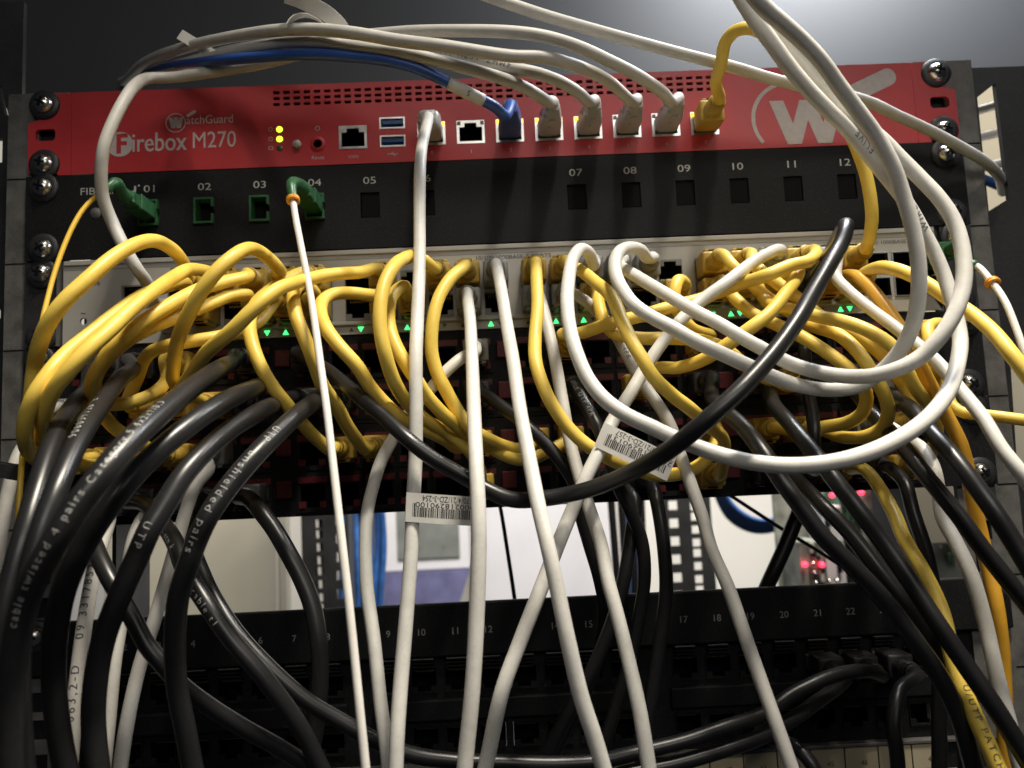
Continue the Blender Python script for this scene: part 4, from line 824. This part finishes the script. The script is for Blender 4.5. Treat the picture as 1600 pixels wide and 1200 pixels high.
  ('k4', 138.8, -145.5, 'black'),('k', 138.8, -210.5, 'black'),
  [(138.8,-20,-145.5),(138.8,-29,-145.5),(132.2,-46,-157.4),(130,-52,-175.2),(129.3,-56,-185.3),(128.3,-59,-192.9),(127.6,-59,-200.5),(127.6,-54,-207.5),(138.8,-29,-210.5),(138.8,-20,-210.5)],
  {}),
 ('black',5.8,'black cable beside the yellow printed cable in the gap',
  ('k', 172.0, -210.5, 'black'),None,
  [(172,-20,-210.5),(172,-29,-210.5),(166.9,-46,-211.8),(164.6,-60,-217.6),(163.6,-66,-228.7),(165.1,-70,-243.3),(165.8,-72,-256.6),(165.9,-72,-274.2),(165.4,-70,-294.6),(163.1,-70,-316.7),(160.2,-70,-348)],
  {}),
 ('black',5.6,'black printed cable beside the diagonal white cable below the switch',
  ('k4', 28.3, -166.0, 'black'),None,
  [(28.3,-20,-166),(28.3,-29,-166),(29.4,-46,-170.8),(32.1,-54,-178.4),(35.5,-62,-188.3),(39,-62,-199.2),(42.3,-60,-211.5),(47.6,-58,-223.8),(52,-56,-236.2),(52.6,-55,-251),(49.7,-54,-266.8),(44.5,-54,-284.9),(36.6,-54,-305.2),(27.3,-54,-327.7),(19.6,-54,-347.4)],
  {'text': [('CABLE UTP 4PR', [28.6, -37.7, -167.7], 'light', 2.2, 1)]}),
 ('black',5.8,'black cable passing behind two off-white cables under number 05',
  ('k4', -15.8, -166.0, 'black'),None,
  [(-15.8,-20,-166),(-15.8,-29,-166),(-0.8,-46,-179.1),(5,-50,-184.7),(12.8,-53,-193),(20.9,-56,-203.8),(25.3,-56,-212.7),(26.9,-56,-223.5),(30,-56,-236.5),(33.5,-56,-251.2),(36.3,-40,-271.4),(31.3,-38,-290.7),(21.9,-38,-309.1),(9.7,-38,-329.9),(-1.1,-38,-353)],
  {}),
 ('black',6.0,'black cable hanging in the gap beside the pierced rear upright',
  ('k', 61.5, -210.5, 'black'),None,
  [(61.5,-20,-210.5),(61.5,-29,-210.5),(60.5,-48,-218),(61,-52,-228),(61.4,-54,-241.4),(61,-55,-256.7),(58,-55,-273.6),(52.9,-55,-298),(47.3,-55,-323.3),(42.3,-55,-348.2)],
  {}),
 ('black',6.0,'black cable hanging in the gap over the blue bundle',
  ('k', 44.9, -210.5, 'black'),None,
  [(44.9,-20,-210.5),(44.9,-29,-210.5),(51.4,-48,-220.4),(47.9,-52,-235),(43.9,-54,-250.7),(37.3,-54,-270.2),(26.6,-54,-291.8),(12.1,-54,-314.2),(-3.9,-54,-343.7)],
  {}),
 ('black',6.0,'black cable with a small glint dropping before the cream label strip',
  ('lp', 177.7, -304.0, 'black'),None,
  [(177.7,-20,-304),(177.7,-29,-304),(167.3,-44,-301.8),(157.5,-52,-304),(151,-58,-314.8),(150.2,-60,-329.3),(149.1,-60,-351.6)],
  {}),
 ('black',6.0,'black cable slanting before the cream label strip under a grey cable',
  ('lp', 112.3, -331.0, 'black'),None,
  [(112.3,-20,-331),(112.3,-29,-331),(113,-46,-326),(117.8,-52,-331.5),(122.7,-54,-352.7)],
  {}),
 ('black',8.0,'thick black cable crossing behind the panels in the bright part of the gap',
  None,None,
  [(185.2,60,-196.3),(167.2,42,-213.7),(152.2,30,-232.6),(140.6,26,-252.5),(129.6,26,-271.8),(120.7,36,-296.2),(117,50,-322.6)],
  {}),
 ('black',2.2,'thin black wire slanting across the gap in front of the red lights',
  None,None,
  [(112.3,70,-214.4),(130.5,70,-227.1),(157.9,72,-246.5),(176.1,74,-258.6),(194.3,76,-271.5),(223.2,80,-291.5)],
  {}),
 ('black',2.4,'thin black wire hanging in the gap before the pale wall',
  None,None,
  [(-11.1,90,-205.9),(-7,90,-229.2),(-4.2,90,-252.2),(-1.2,90,-280.6),(0.7,90,-304.9)],
  {}),
]

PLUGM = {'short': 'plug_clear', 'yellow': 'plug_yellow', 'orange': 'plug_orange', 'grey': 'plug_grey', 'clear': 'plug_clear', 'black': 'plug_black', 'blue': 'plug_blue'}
PLG = {}
def plug_mesh(kind, flip):
    k = (kind, flip)
    if k in PLG: return PLG[k]
    s = -1 if flip else 1
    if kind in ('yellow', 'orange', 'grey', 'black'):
        hood = bbox(-6.1, 6.1, -16.5, -2.6, -5.5, 5.5, 1.2, 3)
        guard = bbox(-4.6, 4.6, -15.5, -3.0, s * 5.0, s * 6.9, 0.6, 2)
        neck = moved(lathe([(4.9, -15.0), (4.7, -17.5), (4.0, -20), (3.6, -24), (3.3, -27), (2.6, -27.2)], 18), 0, 0, 0)
        ribs = join(*[moved(lathe([(3.9, -20.2 - q * 2.2), (4.35, -20.8 - q * 2.2), (3.8, -21.5 - q * 2.2)], 18), 0, 0, 0) for q in range(3)])
        hood = join(hood, guard, neck, ribs)
        slot = box(-2.6, 2.6, -15.0, -9.0, s * 6.8, s * 7.02)
        slot = join(slot, box(-2.6, 2.6, -15.72, -15.2, s * 5.7, s * 6.4))
    else:
        bm = bmesh.new()
        rings = []
        for y, wd, ht in ((-1.5, 11.6, 9.0), (-9, 12, 10), (-15, 11.8, 10.4), (-18, 10.4, 9.2), (-19.5, 7, 6.5)) if kind == 'short' else ((-1.5, 11.4, 8.6), (-9, 11.6, 9.2), (-14, 11.2, 9.4), (-20, 9.4, 8.8), (-25, 7.6, 7.6), (-29, 6.4, 6.4)):
            rr = []
            for q in range(16):
                a = 2 * math.pi * q / 16; cx, cz = math.cos(a), math.sin(a); e = 0.45
                rr.append(bm.verts.new((math.copysign(abs(cx) ** e, cx) * wd / 2, y, math.copysign(abs(cz) ** e, cz) * ht / 2)))
            rings.append(rr)
        for a, b in zip(rings, rings[1:]):
            for q in range(16): bm.faces.new((a[q], a[(q + 1) % 16], b[(q + 1) % 16], b[q]))
        bm.faces.new(rings[-1][::-1])
        bmesh.ops.recalc_face_normals(bm, faces=bm.faces[:])
        hood = join(bm_geo(bm), bbox(-3.0, 3.0, -16, -2, s * 4.2, s * 5.8, 0.5, 2))
        slot = box(-1.6, 1.6, -15.5, -15.0, s * 4.4, s * 5.4)
    nose = bbox(-5.8, 5.8, -4, 8, -3.3, 3.3, 0.3, 1)
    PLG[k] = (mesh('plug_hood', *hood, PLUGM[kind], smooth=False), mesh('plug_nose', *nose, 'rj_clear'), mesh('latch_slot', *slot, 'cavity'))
    me = PLG[k][0]; me.polygons.foreach_set('use_smooth', [True] * len(me.polygons))
    try: me.set_sharp_from_angle(angle=R(40))
    except Exception: pass
    return PLG[k]
def add_plug(rt, P):
    fam, x, z, kind = P
    flip = (fam == 'sw' and z < -115) or fam in ('k', 'k4', 'lp')
    h, n, sl = plug_mesh(kind, flip)
    y = 2.5 if fam == 'lp' else 0
    a = share('plug_hood', h, (x, y, z), rt)
    c = bpy.data.objects.new('plug_nose', n); link(c, a)
    c = bpy.data.objects.new('latch_slot', sl); link(c, a)
GRP = {'white': ('network_cable', 'off-white network cables'), 'greyc': ('network_cable', 'grey network cables'), 'yellow': ('patch_cable', 'yellow patch cables'), 'orange': ('patch_cable', 'yellow patch cables'),
       'black': ('network_cable', 'black network cables'), 'blue': ('network_cable', 'blue network cables'), 'fwhite': ('fibre_cable', 'fibre cables'), 'fyellow': ('fibre_cable', 'fibre cables')}
def tag_sheet(rt, P0, PU, PV, lines, name='barcode_flag'):
    P0, PU, PV = Vector(P0), Vector(PU), Vector(PV); u = PU - P0; v = P0 - PV
    L = u.length; H = v.length; u.normalize(); v.normalize(); n = v.cross(u); n = n if n.y < 0 else -n
    BL = PV
    def pt(a, b, off): return BL + u * a + v * b + n * (off + 0.9 * math.sin(a / L * 3.0))
    N = 14; vs, fs = [], []
    for i in range(N + 1):
        a = L * i / N
        vs += [pt(a, 0, 0), pt(a, H, 0), pt(a, H, -0.3), pt(a, 0, -0.3)]
    for i in range(N):
        for k in range(4): fs.append((4 * i + k, 4 * i + 4 + k, 4 * i + 4 + (k + 1) % 4, 4 * i + (k + 1) % 4))
    fs += [(0, 1, 2, 3), (4 * N + 3, 4 * N + 2, 4 * N + 1, 4 * N)]
    f = obj(name, (vs, fs), 'paper', rt)
    rnd = random.Random(3); a = L * 0.09; vs, fs = [], []
    k = 0
    while a < L * 0.93:
        wdt = rnd.choice((0.16, 0.16, 0.3, 0.45, 0.5)); t = H * (0.66 if k < 2 else 0.52)
        b = len(vs); vs += [pt(a, H * .2, .06), pt(a + wdt, H * .2, .06), pt(a + wdt, t, .06), pt(a, t, .06)]; fs.append((b, b + 1, b + 2, b + 3))
        a += wdt + rnd.choice((0.18, 0.25, 0.35)); k += 1
    obj('barcode', (vs, fs), 'ink', f)
    for s, a0, wd, b0, ht in lines:
        g = text_flat(s, 0, 0, wd * L, ht * H, 0)
        # printed upside down: turned half a circle on the flag
        obj('flag_text', ([pt(a0 * L + wd * L - q[0], b0 * H + ht * H - q[2], .06) for q in g[0]], g[1]), 'ink', f)
for colr, dia, label, A, B, W, ex in CABLES:
    kname, grp = GRP[colr]
    rt = root(kname, label, 'cable', W[0], grp)
    C = spline(W, 2.2)
    # slight waviness of a real jacket
    ph = random.uniform(0, 6); am = 0.22 if dia > 4 else 0.1
    n = len(C)
    for i in range(n):
        e = min(1, i / 12, (n - 1 - i) / 12)
        C[i] = C[i] + Vector((math.sin(i * 0.11 + ph), math.cos(i * 0.083 + ph * 2), math.sin(i * 0.097 + ph * 3))) * am * e
    r = dia / 2
    rad = [r * (1 + 0.012 * math.sin(i * 0.21 + ph) + 0.01 * math.sin(i * 0.053 + 2 * ph)) for i in range(n)]
    obj('jacket', tube(C, rad, 16 if dia > 4 else 12), colr, rt, smooth=True)
    if A and A[0] == 'sc':
        x = A[1]
        body = obj('connector_body', join(bbox(x - 4.3, x + 4.3, -19, 2, -70.0, -62.4, 0.5), bbox(x - 3.4, x + 3.4, -26, -18, -69.2, -63.2, 0.6)), 'green_plastic', rt)
        w0 = Vector(W[0]); w1 = Vector(W[1]); d = (w0 - w1).normalized()
        bc = spline([(x, -24, -66.2), (x, -31, -66.2), tuple(w0 + d * 5 + Vector((0, 0, 1.5))), tuple(w0 - d * 3)], 1.5)
        obj('boot', tube(bc, [3.5 - 1.6 * i / (len(bc) - 1) + 0.18 * (i % 3 == 0) for i in range(len(bc))], 14), 'green_plastic', rt, smooth=True)
    elif A and A[0] == 'lc':
        obj('connector_body', bbox(A[1] - 4.5, A[1] + 4.5, -22, 4, A[2] - 4, A[2] + 4, 0.6), 'green_plastic', rt)
        w0, w1 = Vector(W[0]), Vector(W[1])
        bc = spline([(A[1], -20, A[2]), (A[1], -30, A[2] + 0.5), tuple(w0), tuple(w0.lerp(w1, 0.95))], 1.5)
        obj('boot', tube(bc, [3.0 - 0.9 * i / (len(bc) - 1) for i in range(len(bc))], 14), 'green_plastic', rt, smooth=True)
    elif A: add_plug(rt, A)
    if B: add_plug(rt, B)
    if 'ring' in ex:
        at = Vector(ex['ring']); i0 = min(range(n), key=lambda i: (C[i] - at).length)
        T, U = frames(C); t = T[i0]; u = U[i0]; v = t.cross(u)
        rc_ = [C[i0] + (u * math.cos(a) + v * math.sin(a)) * (r + 0.75) for a in [2 * math.pi * k / 20 for k in range(21)]]
        r2 = [p + t * 1.3 + u * .3 for p in rc_]
        obj('marker_ring', join(tube(rc_, 0.85, 8, False), tube(r2, 0.75, 8, False)), 'ring_orange', rt, smooth=True)
    if 'sleeve' in ex:
        a, b = [min(range(n), key=lambda i: (C[i] - Vector(p)).length) for p in ex['sleeve']]
        a, b = min(a, b), max(a, b)
        sl = obj('white_sleeve', tube(C[a:b + 1], r + 0.35, 16), 'white', rt, smooth=True)
        obj('sleeve_mark', print_on(C, '5', C[(a + b) // 2], 2.6, (0, -1, -.5), 1, r + 0.4), 'ink', sl)
    for s, at, tone, h, direction in ex.get('text', ()):
        obj('printed_text', print_on(C, s, at, h, (0, -1, 0.0), direction, r), 'print_cable' if tone == 'light' else 'print_dark', rt)
    if 'hanging straight down from port 0' in label:
        tag_sheet(rt, (-41.6, -98.9, -210.3), (-14.5, -97.5, -213.4), (-42.4, -98.9, -221.0), [('ZK-70/4/21/ZD-3-254', .22, .78, .74, .2), ('2000218290100', .13, .86, .53, .17)])
    if 'tilted barcode flag' in label:
        tag_sheet(rt, (34.2, -93.5, -187.4), (60.5, -95, -201.7), (29.8, -93.5, -196.4), [('ZK-70/4/21/ZD-3-257', .18, .8, .74, .2), ('2000218290131', .13, .85, .53, .17)])
    if 'two paper flags' in label:
        obj('paper_flag', ribbon([(-152.5, -29, 13.0), (-142, -28.5, 6), (-131.0, -29, -2.4)], 5.2, (0.55, 0, 0.8)), 'paper', rt)
        obj('paper_flag', ribbon([(-92, -66, 8), (-84, -68, 3.5), (-74, -66, -1.5), (-69, -63, -5.5), (-67, -60, -9)], 7.0, (0.25, -0.6, 0.75)), 'paper', rt)
        obj('paper_flag', ribbon([(-91.5, -64.5, -6.0), (-89, -64, -2.0), (-84, -62, 0.4), (-78, -60, -1.5), (-74, -59, -6)], 5.0, (0, 1, 0.2)), 'paper', rt)

# black strap round the left cables
st = root('cable_strap', 'black strap tied round the grey cable at the upright', 'strap', (-200, -70, -197))
obj('band', ribbon([(-222, -70, -190.5), (-208, -81, -193), (-198, -85, -195), (-190, -87, -196.5), (-184.5, -84, -197.2), (-183, -78, -197.2)], 6.2, (0.05, 0, 1), 0.9), 'strap', st)
obj('band_end', ribbon([(-200, -86.2, -194.8), (-192, -88.3, -196.2), (-186, -86.5, -197)], 5.4, (0.05, 0, 1), 0.7), 'strap', st)

# ------------------------------------------------------------------ what is seen behind the rack
wall = obj('wall', box(-2200, 2200, 1600, 1640, -1400, 1400), 'wall_paint'); wall['kind'] = 'structure'
bp = root('cabinet_door', 'pale beige cabinet door seen through the gap behind the black cables', 'cabinet', (-450, 900, -700))
obj('door_leaf', bbox(-640, -366, 900, 925, -700, 300, 3), 'beige_sheet', bp)
obj('door_edge', bbox(-365.5, -352, 903, 925, -700, 300, 2), 'beige_sheet', bp)
cb = root('wall_cabinet', 'light grey cabinet with dark window and violet base behind the gap', 'cabinet', (-150, 1250, -470))
obj('cabinet_body', bbox(-250, -74, 1200, 1400, -395, 200, 3), 'lavender_grey', cb)
obj('window', bbox(-214, -92, 1196, 1199.5, -372, -200, 1), 'grey_glass', cb)
obj('base', plate([[(-250, -396.5), (-74, -396.5), (-100, -470), (-250, -470)]], 1190, 120), 'violet_sheet', cb)
mid = root('pale_partition', 'plain pale partition seen through the gap behind the diagonal white cable', 'partition', (90, 1500, -900))
obj('board', bbox(-70, 260, 1490, 1515, -900, 300, 3), 'lavender_grey', mid)
def bundle(label, specs, name='blue_cable', m='bluebg'):
    for i, (P, d) in enumerate(specs):
        o = root(name, label, 'cable', P[0], label)
        obj('jacket', tube(spline(P, 8), d / 2, 10), m, o, smooth=True)
bundle('blue cable of the upright bundle beside the grey cabinet with violet base', [([(-226 + 9.5 * i + random.uniform(-2, 2), 700 + 12 * (i % 3), 120), (-224 + 9 * i, 690 + 12 * (i % 3), -200), (-222 + 9 * i, 700 + 10 * (i % 2), -300), (-225 + 8.6 * i + random.uniform(-3, 3), 705, -368), (-230 + 8 * i, 720, -460)], 9.0) for i in range(7)])
bundle('blue cable of the upright bundle behind dark cables and pierced rear upright', [([(160 + 7 * i, 700 + 10 * (i % 2), 100), (164 + 6.5 * i, 695 + 10 * (i % 2), -250), (163 + 6.8 * i, 700, -380), (160 + 7 * i, 705, -460)], 7.5) for i in range(4)])
bundle('blue cable of the sagging loop before the bright wall', [([(285, 690 + 6 * i, -215 - 5 * i), (310, 700 + 6 * i, -268 - 4.5 * i), (345, 700 + 6 * i, -290 - 4.0 * i), (378, 700, -282 - 3.5 * i), (420, 700, -225)], 6.5) for i in range(5)])
bundle('dark cable hanging between the beige cabinet door and the blue bundle', [([(-262 + 11 * i, 640 + 9 * (i % 3), 0), (-260 + 11 * i, 640, -250), (-258 + 10 * i + random.uniform(-4, 4), 645, -380), (-262 + 11 * i, 650, -470)], 8.0) for i in range(4)], 'dark_cable', 'black')
bundle('dark cable hanging beside the pierced rear upright before the pale partition', [([(120 + 13 * i, 560, 0), (124 + 12 * i, 560, -240), (126 + 10 * i, 565, -380), (120 + 11 * i, 570, -470)], 9.0) for i in range(4)], 'dark_cable', 'black')
bundle('pale cable crossing the slot beside the upright before the beige partition', [(P, 6.5) for P in [[(324.7, 150.0, 33.5), (343.8, 150.0, 37.4), (372.7, 150.0, 44.0), (408.9, 160.0, 52.2)], [(325.1, 150.0, 14.3), (344.1, 150.0, 17.6), (372.8, 150.0, 23.2), (408.7, 160.0, 30.4)], [(329.8, 150.0, -6.8), (348.7, 150.0, -4.1), (372.6, 150.0, 0.7), (408.3, 160.0, 6.8)]]], 'pale_cable', 'fwhite')
bundle('bright blue cable crossing the slot beside the upright below the pale ones', [([(323.2, 150.0, -3.1), (343.4, 150.0, -10.5), (363.3, 150.0, -19.9), (393.7, 150.0, -38.1)], 7.0)])
sb = root('beige_partition', 'beige partition seen through the slot beside the upright', 'partition', (560, 420, -300))
obj('board', bbox(400, 760, 420, 436, -300, 330, 2), 'beige_sheet', sb)
el = root('circuit_chassis', 'grey chassis of circuit boards with red lights seen through the gap', 'electronics', (410, 520, -420))
obj('back_plate', bbox(318, 560, 560, 566, -420, -100, 1), 'board_grey', el)
for i, (x0, x1, z0, z1, m_) in enumerate(((324, 352, -420, -300, 'board_grey'), (356, 378, -420, -262, 'lavender_grey'), (380, 398, -300, -236, 'board_green'), (400, 424, -420, -240, 'board_grey'), (428, 440, -330, -236, 'board_green'), (444, 470, -420, -240, 'lavender_grey'), (474, 500, -400, -240, 'board_grey'))):
    b = obj('board', bbox(x0, x1, 506 + 6 * (i % 3), 558, z0, z1, 1), m_, el)
    rnd = random.Random(i)
    for k in range(9):
        xx = rnd.uniform(x0 + 2, x1 - 6); zz = rnd.uniform(max(z0, -360), z1 - 8)
        obj('component', bbox(xx, xx + rnd.uniform(2, 5), 500 + 6 * (i % 3), 505.5 + 6 * (i % 3), zz, zz + rnd.uniform(3, 12), 0.4), rnd.choice(('cavity', 'rail_metal', 'switch_white', 'board_green', 'black_metal')), b)
for x, z in ((327, -324), (346, -325), (364, -249.5), (383, -247), (397, -248), (434, -248)):
    obj('red_light', moved(lathe([(0.01, -3), (1.8, -2.4), (2.6, 0), (2.6, 4)], 12), x, 497, z), 'led_red', el, smooth=True)
for x, z in ((336, -323), (336, -333), (337, -344), (352, -343), (361, -343)):
    obj('metal_knob', moved(lathe([(0.01, -3), (1.6, -2.4), (2.4, 0), (2.4, 5)], 12), x, 497, z), 'steel', el, smooth=True)
